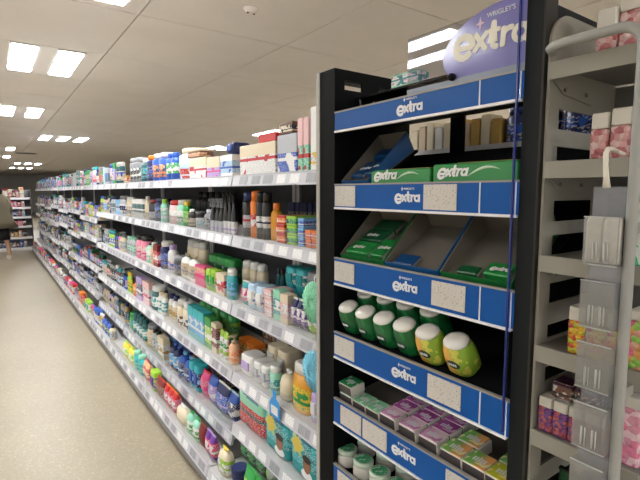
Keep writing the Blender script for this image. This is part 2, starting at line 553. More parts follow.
def shape_parts(shape, w, d, h, hi=True, var=0):
    """list of (part name, MB, role); base at z=0, front towards -x, w along y, d along x"""
    n = 18 if hi else 10
    out = []
    if shape == 'bottle':
        e = 2.0 if var == 0 else (3.2 if var == 1 else 2.5)
        b = MB()
        b.rings([sring(w * .9, d * .9, 0, n, e), sring(w, d, h * .02, n, e), sring(w, d, h * .62, n, e), sring(w * .93, d * .93, h * .72, n, e), sring(w * .6, d * .66, h * .80, n, 2), sring(w * .42, w * .42, h * .83, n, 2)])
        c = MB(); r = w * .25
        c.lathe([(r, h * .825), (r * 1.02, h * .84), (r * .95, h * .985), (r * .8, h)], n)
        out = [('body', b, 0), ('cap', c, 1)]
    elif shape == 'flipbottle':   # wide flip-top, cap as wide as the body
        b = MB()
        b.rings([sring(w * .92, d * .92, 0, n, 2.4), sring(w, d, h * .03, n, 2.4), sring(w, d, h * .5, n, 2.4), sring(w * .86, d * .9, h * .78, n, 2.4)])
        c = MB(); c.rings([sring(w * .84, d * .86, h * .78, n, 2.3), sring(w * .82, d * .84, h * .95, n, 2.2), sring(w * .6, d * .6, h, n, 2)])
        out = [('body', b, 0), ('cap', c, 1)]
    elif shape == 'pump':
        b = MB()
        b.rings([sring(w * .92, d * .92, 0, n, 2.5), sring(w, d, h * .03, n, 2.5), sring(w, d, h * .58, n, 2.5), sring(w * .7, d * .7, h * .68, n, 2.2), sring(w * .36, w * .36, h * .72, n, 2)])
        c = MB(); r = w * .2
        c.lathe([(r, h * .72), (r, h * .80), (r * .4, h * .81), (r * .4, h * .92), (r * .9, h * .93), (r * .9, h)], n)
        c.box(-d * .6, 0, -w * .09, w * .09, h * .95, h * .99)
        out = [('body', b, 0), ('pump', c, 1)]
    elif shape == 'trigger':
        b = MB()
        b.rings([sring(w * .92, d * .92, 0, n, 2.6), sring(w, d, h * .03, n, 2.6), sring(w, d, h * .45, n, 2.6), sring(w * .55, d * .6, h * .62, n, 2.2), sring(w * .36, w * .36, h * .72, n, 2)])
        c = MB()
        c.lathe([(w * .22, h * .72), (w * .22, h * .78), (w * .15, h * .80), (w * .15, h * .86)], n)
        c.rings([[(-d * .75, y * .7, z) for y, z in ((-w * .12, h * .92), (w * .12, h * .92), (w * .12, h * .98), (-w * .12, h * .98))],
                 [(-d * .1, y, z) for y, z in ((-w * .16, h * .86), (w * .16, h * .86), (w * .16, h), (-w * .16, h))],
                 [(d * .4, y, z) for y, z in ((-w * .12, h * .88), (w * .12, h * .88), (w * .12, h * .96), (-w * .12, h * .96))]], sm=False)
        c.tube([(-d * .3, 0, h * .9), (-d * .5, 0, h * .82), (-d * .5, 0, h * .73)], w * .06, 6)
        out = [('body', b, 0), ('trigger', c, 1)]
    elif shape == 'can':
        b = MB(); r = w / 2
        b.lathe([(r * .94, 0), (r, h * .015), (r, h * .74), (r * .86, h * .79), (r * .72, h * .80)], n)
        c = MB(); c.lathe([(r * .82, h * .80), (r * .84, h * .95), (r * .7, h * .99), (r * .3, h)], n)
        out = [('body', b, 0), ('cap', c, 1)]
    elif shape == 'jar':
        b = MB(); r = w / 2
        b.lathe([(r * .9, 0), (r * .97, h * .06), (r * .97, h * .58), (r * .85, h * .64)], n)
        c = MB(); c.lathe([(r, h * .64), (r, h * .97), (r * .94, h)], n)
        out = [('body', b, 0), ('lid', c, 1)]
    elif shape == 'tube':        # standing on its cap
        b = MB()
        b.rings([sring(w * .72, w * .72, h * .14, n), sring(w * .82, w * .8, h * .2, n), sring(w * .92, w * .6, h * .55, n), sring(w, w * .25, h * .92, n, 2.6), sring(w, w * .08, h * .94, n, 3), sring(w, w * .07, h, n, 3)])
        c = MB(); c.rings([sring(w * .66, w * .66, 0, n), sring(w * .7, w * .7, h * .14, n)])
        out = [('body', b, 0), ('cap', c, 1)]
    elif shape == 'carton':
        b = MB(); bevbox(b, d, w, 0, h, .0022)
        c = MB()     # tuck flap standing a hair proud on top
        c.box(-d * .5 + .001, d * .42, -w * .46, w * .46, h, h + .0012)
        out = [('body', b, 0), ('flap', c, 0)]
    elif shape == 'pouch':       # pillow pack with crimped seams
        b = MB()
        b.rings([sring(w * .96, .004, 0, n, 3), sring(w * .98, .006, h * .05, n, 3), sring(w, d * .7, h * .16, n, 3), sring(w, d, h * .42, n, 3), sring(w * .99, d * .85, h * .7, n, 3), sring(w * .98, d * .4, h * .88, n, 3), sring(w, .006, h * .94, n, 3), sring(w, .004, h, n, 3)])
        c = MB(); c.box(-.0035, .0035, -w * .49, w * .49, h * .945, h * 1.004)
        out = [('body', b, 0), ('seal', c, 1)]
    elif shape == 'wipes':       # block pack, rounded, with a hinged lid on its face
        b = MB(); b.rings([sring(w * .9, d * .86, 0, n, 4), sring(w, d, h * .1, n, 4), sring(w, d, h * .9, n, 4), sring(w * .9, d * .86, h, n, 4)])
        c = MB(); bx = -d / 2
        c.rings([[(bx - x, y, z) for y, z in ((-w * s, h * .3), (w * s, h * .3), (w * s, h * .7), (-w * s, h * .7))] for x, s in ((-.004, .3), (.004, .3), (.006, .26))], sm=False)
        out = [('body', b, 0), ('lid', c, 1)]
    elif shape == 'bag':         # soft bag of cotton wool: gathered neck on top
        b = MB(); b.rings([sring(w * .86, d * .8, 0, n, 3), sring(w, d, h * .12, n, 3), sring(w * 1.0, d, h * .55, n, 2.8), sring(w * .85, d * .8, h * .78, n, 2.4), sring(w * .3, d * .25, h * .88, n, 2)])
        c = MB(); c.rings([sring(w * .24, d * .2, h * .87, n), sring(w * .5, d * .3, h * .95, n), sring(w * .62, d * .12, h, n)])
        out = [('body', b, 0), ('neck', c, 1)]
    elif shape == 'hangcard':    # blister on a card
        b = MB(); b.box(d * .2, d * .2 + .002, -w / 2, w / 2, 0, h)
        c = MB(); c.rings([[(d * .2 - x, y * s, h * .08 + (z + .5) * h * .6 * (s if s < 1 else 1)) for y, z in ((-w * .4, -.5), (w * .4, -.5), (w * .4, .5), (-w * .4, .5))] for x, s in ((0, 1), (d * .55, .9))], sm=False)
        out = [('card', b, 0), ('blister', c, 1)]
    return out


PM = {}
NOUN = {'bottle': 'bottle', 'flipbottle': 'bottle', 'pump': 'pump-bottle', 'trigger': 'spray-bottle', 'can': 'spray-can', 'jar': 'jar', 'tube': 'tube', 'carton': 'carton', 'pouch': 'pouch', 'wipes': 'wipes-pack', 'bag': 'bag', 'hangcard': 'blister-card', 'nappy': 'nappy-pack'}
ONAME = {'bottle': 'shampoo_bottle', 'flipbottle': 'shower_gel_bottle', 'pump': 'pump_bottle', 'trigger': 'spray_bottle', 'can': 'spray_can', 'jar': 'cream_jar', 'tube': 'lotion_tube', 'carton': 'carton', 'pouch': 'refill_pouch', 'wipes': 'wipes_pack', 'bag': 'cotton_wool_bag', 'hangcard': 'blister_card'}
CAT = {'bottle': 'bottle', 'flipbottle': 'bottle', 'pump': 'bottle', 'trigger': 'bottle', 'can': 'spray can', 'jar': 'jar', 'tube': 'tube', 'carton': 'box', 'pouch': 'pouch', 'wipes': 'pack', 'bag': 'bag', 'hangcard': 'pack'}


def put(shape, w, d, h, mats, loc, label, group, hi=True, var=0, rz=0.0, tilt=0.0, name=None, cat=None):
    """one product; its meshes are shared with the others of its kind"""
    key = (shape, round(w, 3), round(d, 3), round(h, 3), tuple(m.name for m in mats), hi, var)
    if key not in PM:
        ps = shape_parts(shape, w, d, h, hi, var)
        if hi:
            PM[key] = [(pn, mb.mesh(pn, mats[r if r < len(mats) else 0])) for pn, mb, r in ps]
        else:
            big = MB()
            for pn, mb, r in ps:
                off = len(big.v); big.v += mb.v
                for f, mi, sm in zip(mb.f, mb.m, mb.sm):
                    big.face([i + off for i in f], r, sm)
            PM[key] = [(ONAME[shape], big.mesh(ONAME[shape], mats if len(mats) > 1 else [mats[0], mats[0]]))]
    nm = name or ONAME[shape]
    parts = PM[key]
    if len(parts) == 1:
        o = link(nm, parts[0][1]); o.location = loc; o.rotation_euler = (0, tilt, rz)
    else:
        o = empty(nm, loc, (0, tilt, rz))
        for pn, me in parts:
            link(pn, me, o)
    tag(o, label, cat or CAT[shape], group)
    return o


NUM = ['', 'one', 'two', 'three', 'four', 'five', 'six', 'seven', 'eight', 'nine', 'ten', 'eleven', 'twelve']


def pos_words(i, n):
    if n == 1: return ''
    if n == 2: return ('leftmost', 'rightmost')[i] + ' of two '
    if i == 0: return f'leftmost of {NUM[n]} '
    if i == n - 1: return f'rightmost of {NUM[n]} '
    if n == 3: return 'middle of three '
    return f'{OX[i]} from left of {NUM[n]} '


SHN = ['top shelf', 'second shelf', 'third shelf', 'fourth shelf', 'fifth shelf', 'bottom shelf']
BAYN = ['first', 'second', 'third', 'fourth', 'fifth', 'sixth', 'seventh', 'eighth', 'ninth', 'tenth', 'eleventh', 'twelfth']
USED = set()


def plural(noun, n):
    return noun if n == 1 else noun + ('es' if noun.endswith(('ch', 'x', 's')) else 's')


def describe(shape, base, cap, label, bay, sh, back, n, extra=None):
    noun = plural(NOUN[shape], n)
    cands = []
    if extra: cands.append(f'{extra} {noun}')
    if cap and cap != base and shape in ('bottle', 'flipbottle', 'pump', 'trigger', 'can', 'jar', 'tube'):
        cands.append(f'{base} {cap}-topped {noun}')
    if label and label != base: cands.append(f'{base} {label}-labelled {noun}')
    cands.append(f'{base} {noun}')
    for c in cands:
        if (c, bay, sh, back) not in USED:
            break
    else:
        for q in ('plainer', 'further', 'second-group', 'smaller', 'other', 'taller'):
            c = f'{q} {cands[0]}'
            if (c, bay, sh, back) not in USED:
                break
    USED.add((c, bay, sh, back))
    return (f'back-row {c}' if back else c)


def run(bay, sh, ya, yb, z, xf, shape, n, h, base, cap=None, label=None, accent=None, d=None, back=False, hi=True, seed=0, var=0, gap=.006, extra=None, lo=.18, hb=.72, stack=1, scale=26, jit=True):
    """n products side by side from ya (left, far) down to yb (right, near)"""
    W = (ya - yb) / n
    w = W - gap
    if d is None:
        d = {'carton': w * .6, 'pouch': .05, 'wipes': .05, 'hangcard': .04, 'bag': w * .8}.get(shape, w if shape in ('can', 'jar') else w * .72)
    if shape in ('can', 'jar'): d = w
    if shape == 'tube': d = w * .8
    mats = [pack(base, label, accent, lo, hb, seed=seed, scale=scale), M_cap(cap or base)]
    c = describe(shape, base, cap, label, bay, sh, back, n * stack, extra)
    for s_ in range(stack):
        for i in range(n):
            dx = rng.uniform(0, .006) if jit else 0
            loc = (xf + d / 2 + dx, ya - W * (i + .5), z + .0012 + s_ * (h + .0022))
            k = i if stack == 1 else s_ * n + i
            pw = pos_words(i, n)
            if stack > 1:
                lev = ('lower', 'upper')[s_] if stack == 2 else ('lowest', 'middle', 'uppermost')[s_]
                pw = f'{lev} ' + (pw if n > 1 else '')
            put(shape, w, d, h, mats, loc, f'{pw}{c}, {SHN[sh]}, {BAYN[bay]} bay past gum stand',
                f'{base} {plural(NOUN[shape], 2)} on the {SHN[sh]} of the {BAYN[bay]} bay' if n * stack > 1 else None, hi, var, rz=rng.uniform(-.03, .03) if jit and shape not in ('carton', 'wipes', 'pouch', 'bag') else 0)


# ---------------------------------------------------------------- the long gondola, bay by bay
BAY = 1.17
Y0 = .905
NB = 11
SX = [.97, .96, .95, .945, .94, .805]     # front edge of each shelf
SZ = [1.575, 1.285, .945, .598, .30, .14]    # top of each shelf


def bay_z(b):
    z = list(SZ)
    if b == 0: z[4] = .335
    if b in (1, 2): z[4] = .258
    if b == 3: z[4] = .28
    if b >= 4:
        z[1] = [1.20, 1.25, 1.22, 1.26, 1.2, 1.24, 1.22][b - 4]
        z[2] = [.98, .93, .99, .94, .96, .92, .97][b - 4]
        z[3] = [.64, .60, .66, .62, .64, .6, .63][b - 4]
        z[4] = [.34, .32, .36, .33, .35, .33, .34][b - 4]
    return z


def shelf_mesh(xf, L, th):
    mb = MB()
    mb.box(xf + .004, 1.335, 0, L, -th, 0)
    return mb


def strip_mesh(L, hh):
    mb = MB()
    # sloped ticket channel with a bright lip on both edges
    mb.prism([(0, 0), (L, 0), (L, .001), (0, .001)], 0, .001)
    pts = [(-.012, -hh), (-.014, -hh), (-.002, .004), (.004, .004), (.004, -hh * .5), (0, -hh)]
    n = len(pts)
    b = len(mb.v)
    for y in (0, L):
        for x, z in pts: mb.v.append(Vector((x, y, z)))
    mb.face([b + i for i in range(n)]); mb.face([b + n + i for i in range(n)][::-1])
    for i in range(n):
        j = (i + 1) % n
        mb.face([b + j, b + i, b + n + i, b + n + j])
    mb.box(-.0165, -.012, 0, L, -hh - .002, -hh + .002)
    mb.box(-.0045, .002, 0, L, .002, .006)
    return mb


def ticket(w, hh):
    mb = MB()
    a = math.atan2(.012, hh + .004)
    M = Matrix.Translation((-.0085, 0, -hh / 2 + .001)) @ Matrix.Rotation(a, 4, 'Y')
    mb.box(-.0006, .0006, -w / 2, w / 2, -hh * .40, hh * .40, 0, M)
    return mb


L = BAY - .010
HH = .046
strip_me = strip_mesh(L, HH).mesh('ticket_strip', M_strip)
tick_a = ticket(.066, HH).mesh('price_ticket', M_tick)
tick_b = ticket(.080, HH).mesh('barcode_ticket', M_tick2)
riser_me = MB().box(-.0015, .0015, .01, L - .01, .004, .062).mesh('riser', M_riser)
shelf_mes = {x: shelf_mesh(x, L, .02).mesh('shelf', M_shelf) for x in set(SX[:5])}
RISE = {(0, 1), (1, 1), (2, 1), (0, 2), (1, 2), (0, 3), (1, 3), (1, 4), (2, 4), (1, 5), (2, 5)}
for b in range(NB):
    y0 = Y0 + b * BAY + .003
    t = empty('gondola_bay', (0, y0, 0))
    tag(t, f'{BAYN[b]} bay of the long grey toiletries shelving, counted from the gum stand', 'shelving unit', 'bays of the long shelving run')
    mb = MB(); mb.box(.845, 1.36, 0, L, .0, .085); mb.box(.812, .845, 0, L, 0.01, .085); mb.build('kick_plate', M_kick, t)
    MB().box(1.34, 1.355, 0, L, .085, 1.60).build('back_panel', M_back, t)
    mb = MB(); mb.box(1.325, 1.34, 0, .03, .085, 1.62); mb.build('upright', M_lgrey, t)
    mb = MB(); mb.box(1.325, 1.34, L - .03, L, .085, 1.62); mb.build('upright', M_lgrey, t)
    Z = bay_z(b)
    for s_ in range(6):
        if s_ < 5:
            sh = link('shelf', shelf_mes[SX[s_]], t)
        else:
            sh = MB().box(SX[5] + .004, 1.335, 0, L, -.055, 0).build('base_shelf', M_shelf, t)
        sh.location = (0, 0, Z[s_])
        st = link('ticket_strip', strip_me, sh); st.location = (SX[s_], 0, 0)
        k = 0; yy = .05 + (b * 37 + s_ * 53) % 40 / 1000
        while yy < L - .05:
            if rng.random() < .62:
                tk = link('price_ticket', tick_a, sh); tk.location = (SX[s_], yy, 0)
                yy += .095
            else:
                tk = link('barcode_ticket', tick_b, sh); tk.location = (SX[s_], yy, 0)
                yy += .105
            if b > 6: yy += .06
            yy += rng.uniform(0, .02)
        if (b, s_) in RISE:
            r = link('riser', riser_me, sh); r.location = (SX[s_] + .006, 0, 0)

FRONT = [x + (.030 if 0 < i < 5 else .016) for i, x in enumerate(SX)]
M_stripL = M_strip


def prow(bay, sh, px0, px1, shape, n, h, base, **k):
    """a run of products between two measured places on a shelf"""
    z = bay_z(bay)[sh]
    xf = FRONT[sh] + k.pop('dx', 0.0)
    if sh == 5 and not k.get('back'):
        xf = FRONT[5] + .006
        k['d'] = min(k.get('d') or .06, .062)
        h = h * 1.05
    zb = z + k.pop('dz', 0.0)
    if sh and (sh != 5 or k.get('back')):
        st = k.get('stack', 1)
        h = min(h, (bay_z(bay)[sh - 1] - .027 - zb) / st - .003)
    Xc = xf
    ya, yb = yat(px0, Xc, zb + h * .4), yat(px1, Xc, zb + h * .4)
    b2 = int(((ya + yb) / 2 - Y0) / BAY)
    if b2 != bay:
        zb += bay_z(b2)[sh] - bay_z(bay)[sh]
        bay = b2
    lo_, hi_ = Y0 + bay * BAY + .012, Y0 + (bay + 1) * BAY - .012
    ya, yb = min(ya, hi_), max(yb, lo_)
    run(bay, sh, ya, yb, zb, xf, shape, n, h, base, **k)


exec_rows = []
# first bay, top shelf
prow(0, 0, 309.5, 316.5, 'carton', 1, .235, 'white', label='white', accent='yellow', d=.05, lo=.05, hb=.3)
prow(0, 0, 296.5, 308.5, 'carton', 2, .205, 'pale-pink', label='mint-green', accent='red', d=.05, lo=.02, hb=.5, seed=2)
prow(0, 0, 276, 296, 'carton', 1, .155, 'silver', label='blue', accent='white', d=.16, lo=.0, hb=.52, seed=3, scale=10)
prow(0, 0, 239.5, 275.5, 'carton', 1, .138, 'cream', label='white', accent='red', d=.16, lo=.05, hb=.62, seed=4, scale=14)
prow(0, 0, 257, 275, 'carton', 1, .035, 'red', d=.1, dz=.142, dx=.004)
prow(0, 0, 278, 292, 'carton', 1, .045, 'brown', label='cream', accent='black', d=.10, dz=.159, dx=.004, scale=30)
# first bay, second shelf
prow(0, 1, 304, 316.5, 'carton', 2, .032, 'orange', label='red', accent='white', d=.12, stack=2, seed=1)
prow(0, 1, 297, 303.5, 'carton', 1, .035, 'sky-blue', label='blue', accent='white', d=.12, stack=3)
prow(0, 1, 285.5, 296, 'carton', 1, .037, 'lime-green', label='green', accent='navy', d=.12, stack=3)
prow(0, 1, 275.5, 284.5, 'carton', 1, .037, 'red', label='orange', accent='white', d=.12, stack=3)
prow(0, 1, 282, 303, 'jar', 2, .05, 'white', cap='navy', dx=.16, dz=.0)
prow(0, 1, 267, 275, 'bottle', 1, .165, 'amber', cap='orange', d=.05, dx=.02)
prow(0, 1, 254, 265.5, 'can', 2, .215, 'black', cap='black', label='white', accent='navy', lo=.3, hb=.6, seed=1)
prow(0, 1, 247, 253.5, 'can', 1, .22, 'orange', cap='orange', label='red', accent='white', lo=.3, hb=.62)
prow(0, 1, 239.5, 246.5, 'can', 1, .215, 'black', cap='navy', label='silver', accent='red', lo=.25, hb=.6, seed=2)
# rear of second shelf: hanging dark packs standing at the back
prow(0, 1, 262, 316, 'carton', 7, .16, 'navy', label='black', accent='blue', dx=.27, back=True, d=.03)
# first bay, third shelf
prow(0, 2, 305.5, 316.5, 'pouch', 2, .12, 'lime-green', cap='white', label='white', accent='green', d=.05, lo=.3, hb=.9)
prow(0, 2, 288.5, 304.5, 'pouch', 3, .12, 'navy', cap='white', label='purple', accent='white', d=.05, lo=.2, hb=.7)
prow(0, 2, 279.5, 288, 'carton', 1, .125, 'cream', label='pale-pink', accent='white', d=.05)
prow(0, 2, 271.5, 279, 'carton', 1, .13, 'mint-green', label='teal', accent='white', d=.05)
prow(0, 2, 262.5, 271, 'carton', 1, .038, 'pale-pink', label='white', accent='pink', d=.12, stack=3)
prow(0, 2, 246, 262, 'wipes', 2, .12, 'pale-blue', cap='white', label='white', accent='blue', d=.09)
prow(0, 2, 236, 245.5, 'pouch', 1, .12, 'teal', cap='white', label='hot-pink', accent='white', d=.05)
prow(0, 2, 284, 304, 'wipes', 2, .10, 'turquoise', cap='teal', label='teal', accent='white', dx=.15, back=True, stack=2, d=.08)
prow(0, 2, 305, 316, 'wipes', 1, .10, 'grey', cap='grey', dx=.15, back=True, stack=2, d=.08)
prow(0, 2, 240, 262, 'flipbottle', 3, .175, 'cream', cap='white', dx=.14, back=True)
prow(0, 2, 264, 282, 'bottle', 2, .16, 'dark-teal', cap='black', dx=.2, back=True)
# first bay, fourth shelf
prow(0, 3, 309, 316.5, 'wipes', 1, .12, 'lilac', cap='white', label='pale-blue', d=.06)
prow(0, 3, 288, 306, 'flipbottle', 1, .205, 'amber', cap='white', label='yellow', accent='green', d=.06, lo=.1, hb=.66)
prow(0, 3, 276, 287, 'bag', 1, .13, 'cream', cap='white', d=.08)
prow(0, 3, 267, 275, 'flipbottle', 1, .125, 'mint-green', cap='white', label='teal', d=.05)
prow(0, 3, 252, 266, 'wipes', 2, .10, 'white', cap='silver', label='white', accent='lilac', d=.1)
prow(0, 3, 237, 251, 'wipes', 1, .10, 'white', cap='lilac', d=.1, extra='lilac-lidded white')
prow(0, 3, 256, 286, 'wipes', 2, .115, 'cream', cap='white', dx=.15, back=True, d=.1)
prow(0, 3, 238, 254, 'carton', 2, .085, 'orange', label='amber', accent='brown', d=.07, dx=.12, back=True)
prow(0, 3, 262, 273, 'carton', 1, .16, 'brown', label='beige', dx=.27, back=True, d=.04)
prow(0, 3, 275, 292, 'carton', 2, .16, 'grey', dx=.27, back=True, d=.04)
# first bay, bottom shelf
prow(0, 5, 240, 261, 'pouch', 2, .15, 'green', cap='green', label='lime-green', accent='dark-green', dx=.06, d=.08)
prow(0, 5, 262, 284, 'pouch', 2, .15, 'navy', cap='navy', label='lime-green', accent='silver', dx=.08, d=.08)
prow(0, 5, 285, 316, 'pouch', 3, .15, 'lime-green', cap='navy', label='navy', accent='white', dx=.08, d=.08)
prow(0, 5, 236, 262, 'pouch', 3, .13, 'green', cap='dark-green', label='dark-green', dx=.14, back=True, d=.06)
prow(0, 5, 263, 312, 'pouch', 4, .13, 'navy', cap='navy', label='lime-green', accent='silver', dx=.14, back=True, d=.06)
prow(1, 5, 200, 222, 'bag', 3, .09, 'purple', cap='purple', label='navy', dx=.14, back=True, d=.07)
prow(1, 5, 172, 198, 'pouch', 3, .09, 'brown', cap='black', label='dark-red', dx=.14, back=True, d=.06)
prow(2, 5, 128, 158, 'wipes', 4, .09, 'dark-teal', cap='navy', label='teal', dx=.14, back=True, d=.07)
# second bay, top shelf
prow(1, 0, 220, 232.5, 'carton', 1, .11, 'white', label='pale-blue', accent='blue', d=.16, seed=1, scale=16)
prow(1, 0, 224.5, 232.5, 'wipes', 1, .055, 'navy', cap='blue', dz=.114, d=.10)
prow(1, 0, 206, 219.5, 'carton', 1, .11, 'cream', label='lilac', accent='hot-pink', d=.16, seed=2, lo=.05, hb=.5, scale=16)
prow(1, 0, 188.5, 205.5, 'carton', 1, .12, 'cream', label='white', accent='red', d=.16, seed=3, lo=.05, hb=.6, scale=16)
prow(1, 0, 187, 199, 'carton', 1, .035, 'brown', label='peach', accent='brown', d=.09, dz=.126, dx=.004)
prow(1, 0, 174.5, 187, 'can', 1, .20, 'pale-blue', cap='cream', label='red', accent='white', lo=.05, hb=.42)
prow(1, 0, 164, 174, 'bottle', 2, .185, 'blue', cap='blue', label='green', accent='white', lo=.3, hb=.75)
# second bay, second shelf
prow(1, 1, 222, 233.5, 'trigger', 3, .22, 'black', cap='black', label='white', accent='lilac', lo=.0, hb=.40)
prow(1, 1, 208.5, 221, 'trigger', 3, .18, 'black', cap='grey', label='silver', accent='lilac', lo=.0, hb=.45)
prow(1, 1, 201, 208, 'bottle', 1, .115, 'grey', cap='silver', label='black')
prow(1, 1, 191.5, 200.5, 'jar', 1, .10, 'silver', cap='black', label='grey', accent='teal')
prow(1, 1, 186, 191, 'bottle', 1, .11, 'black', cap='white', label='beige', lo=.1, hb=.6)
prow(1, 1, 181, 185.5, 'bottle', 1, .155, 'green', cap='yellow', label='lime-green')
prow(1, 1, 174.5, 180.5, 'can', 1, .165, 'mint-green', cap='white', label='white', accent='green')
prow(1, 1, 166, 173.5, 'flipbottle', 1, .16, 'pale-pink', cap='red', label='white')
prow(1, 1, 184, 231, 'bottle', 6, .215, 'black', cap='black', dx=.2, back=True)
# second bay, third shelf
prow(1, 2, 224.5, 232.5, 'flipbottle', 1, .16, 'teal', cap='white', label='sky-blue', d=.045)
prow(1, 2, 215, 224, 'carton', 1, .115, 'cream', label='white', accent='red', d=.06, seed=1)
prow(1, 2, 205, 214.5, 'wipes', 2, .12, 'lime-green', cap='green', label='green', d=.06)
prow(1, 2, 194.5, 204.5, 'carton', 1, .12, 'hot-pink', label='peach', accent='pink', d=.06, lo=.6, hb=.9)
prow(1, 2, 178.5, 194, 'bag', 2, .16, 'white', cap='beige', label='beige', accent='grey', d=.07)
prow(1, 2, 171, 178, 'flipbottle', 1, .13, 'black', cap='grey', label='navy')
prow(1, 2, 164.5, 170.5, 'bottle', 1, .19, 'white', cap='lilac', label='blue', accent='pale-pink', lo=.1, hb=.5)
prow(1, 2, 207, 232, 'wipes', 3, .15, 'green', cap='dark-green', label='dark-green', dx=.16, back=True, d=.08)
prow(1, 2, 178, 202, 'flipbottle', 3, .22, 'cream', cap='white', dx=.14, back=True)
# second bay, fourth shelf
prow(1, 3, 226, 232.5, 'pump', 1, .15, 'peach', cap='beige', label='orange')
prow(1, 3, 217, 225.5, 'tube', 2, .15, 'lime-green', cap='white', label='white', accent='green')
prow(1, 3, 211, 216.5, 'carton', 1, .17, 'cream', label='dark-red', accent='white', d=.04, lo=.2, hb=.85)
prow(1, 3, 204, 210.5, 'carton', 1, .18, 'green', label='lime-green', accent='white', d=.05)
prow(1, 3, 187, 203.5, 'carton', 3, .19, 'turquoise', label='sky-blue', accent='white', d=.06, scale=18)
prow(1, 3, 175, 186.5, 'flipbottle', 2, .19, 'cream', cap='white', label='white', accent='brown', lo=.1, hb=.55)
prow(1, 3, 165, 174.5, 'bottle', 2, .19, 'white', cap='navy', label='cream', accent='gold')
prow(1, 3, 196, 231, 'bottle', 5, .18, 'green', cap='dark-green', label='lime-green', dx=.16, back=True)
# second bay, fifth shelf
prow(1, 4, 225, 232.5, 'pouch', 1, .17, 'blue', cap='pale-blue', label='navy', accent='white', d=.08)
prow(1, 4, 213, 224.5, 'pouch', 1, .17, 'navy', cap='white', label='blue', accent='lilac', d=.08)
prow(1, 4, 205, 212.5, 'pouch', 1, .17, 'blue', cap='navy', label='lilac', accent='white', d=.08)
prow(1, 4, 197.5, 204.5, 'pouch', 1, .16, 'hot-pink', cap='red', label='pink', d=.08)
prow(1, 4, 188, 197, 'wipes', 2, .17, 'turquoise', cap='blue', label='navy', accent='sky-blue', d=.08)
prow(1, 4, 176, 187.5, 'bag', 2, .16, 'blue', cap='sky-blue', label='navy', accent='pale-blue', d=.1)
prow(1, 4, 166.5, 175.5, 'bag', 2, .17, 'navy', cap='blue', label='sky-blue', accent='white', d=.09)
prow(1, 4, 208, 231, 'wipes', 2, .21, 'navy', cap='purple', label='beige', accent='navy', dx=.17, back=True, d=.08)
prow(1, 4, 188, 207, 'pouch', 2, .21, 'dark-red', cap='red', dx=.17, back=True, d=.08)
prow(1, 4, 166, 187, 'bag', 2, .2, 'navy', cap='blue', label='blue', accent='sky-blue', dx=.17, back=True, d=.09)
# second bay, bottom shelf
prow(0, 5, 228, 236, 'jar', 1, .09, 'navy', cap='navy', label='white', dx=.05)
prow(1, 5, 215, 225, 'bag', 1, .12, 'cream', cap='yellow', label='white', accent='lime-green', dx=.05, d=.08)
prow(1, 5, 203, 214, 'pouch', 2, .13, 'purple', cap='lilac', label='hot-pink', accent='white', dx=.05, d=.05)
prow(1, 5, 196.5, 202.5, 'pouch', 1, .13, 'dark-red', cap='brown', dx=.05, d=.05)
prow(1, 5, 184, 196, 'bag', 2, .12, 'mint-green', cap='green', label='green', accent='white', dx=.05, d=.08)
prow(1, 5, 174, 183, 'bag', 1, .1, 'cream', cap='white', dx=.05, d=.08)
prow(1, 5, 162, 173, 'pouch', 3, .13, 'red', cap='orange', label='pink', accent='white', dx=.05, d=.06)
# third bay
prow(2, 0, 150, 162, 'can', 2, .205, 'blue', cap='white', label='navy', accent='orange')
prow(2, 0, 144, 149.5, 'can', 1, .205, 'navy', cap='orange', label='blue')
prow(2, 0, 138, 143.5, 'bottle', 1, .19, 'dark-teal', cap='white', label='teal')
prow(2, 0, 128, 137.5, 'can', 3, .21, 'grey', cap='silver', label='black', accent='white')
prow(2, 0, 123, 127.5, 'carton', 1, .07, 'gold', label='cream', accent='red', d=.1)
prow(2, 1, 158.5, 162.5, 'bottle', 1, .165, 'mint-green', cap='lime-green', label='white')
prow(2, 1, 152, 158, 'can', 1, .17, 'navy', cap='navy', label='black', accent='blue')
prow(2, 1, 146.5, 151.5, 'can', 1, .16, 'black', cap='dark-red', label='silver', accent='white', lo=.1, hb=.5)
prow(2, 1, 143.5, 146, 'bottle', 1, .18, 'cream', cap='white')
prow(2, 1, 132, 143, 'carton', 3, .155, 'white', label='dark-teal', accent='white', d=.05, lo=.3, hb=.75, scale=14)
prow(2, 1, 123, 131.5, 'bottle', 3, .17, 'cream', cap='white', label='white', accent='beige')
prow(2, 2, 158, 162.5, 'can', 1, .2, 'navy', cap='white', label='blue')
prow(2, 2, 153, 157.5, 'carton', 1, .16, 'dark-red', label='red', accent='white', d=.05)
prow(2, 2, 149, 152.5, 'bottle', 1, .17, 'peach', cap='white', label='cream')
prow(2, 2, 144, 148.5, 'pump', 1, .19, 'mint-green', cap='black', label='white')
prow(2, 2, 134, 143.5, 'flipbottle', 2, .20, 'pink', cap='black', label='pale-pink', accent='hot-pink')
prow(2, 2, 123, 133.5, 'bottle', 3, .16, 'silver', cap='mint-green', label='grey', accent='mint-green')
prow(2, 3, 156, 163, 'bottle', 2, .16, 'white', cap='cream', label='teal')
prow(2, 3, 149, 155.5, 'flipbottle', 1, .18, 'dark-teal', cap='white', label='teal', accent='white')
prow(2, 3, 142, 148.5, 'carton', 1, .18, 'pale-pink', label='white', accent='hot-pink', d=.05)
prow(2, 3, 136, 141.5, 'carton', 1, .19, 'lilac', label='navy', accent='white', d=.05)
prow(2, 3, 131, 135.5, 'pump', 1, .15, 'orange', cap='brown', label='peach')
prow(2, 3, 123, 130.5, 'bottle', 3, .18, 'lime-green', cap='yellow', label='yellow', accent='green')
prow(2, 4, 157, 163, 'carton', 1, .16, 'cream', label='white', accent='gold', d=.05)
prow(2, 4, 150.5, 156.5, 'bottle', 2, .17, 'silver', cap='black', label='grey')
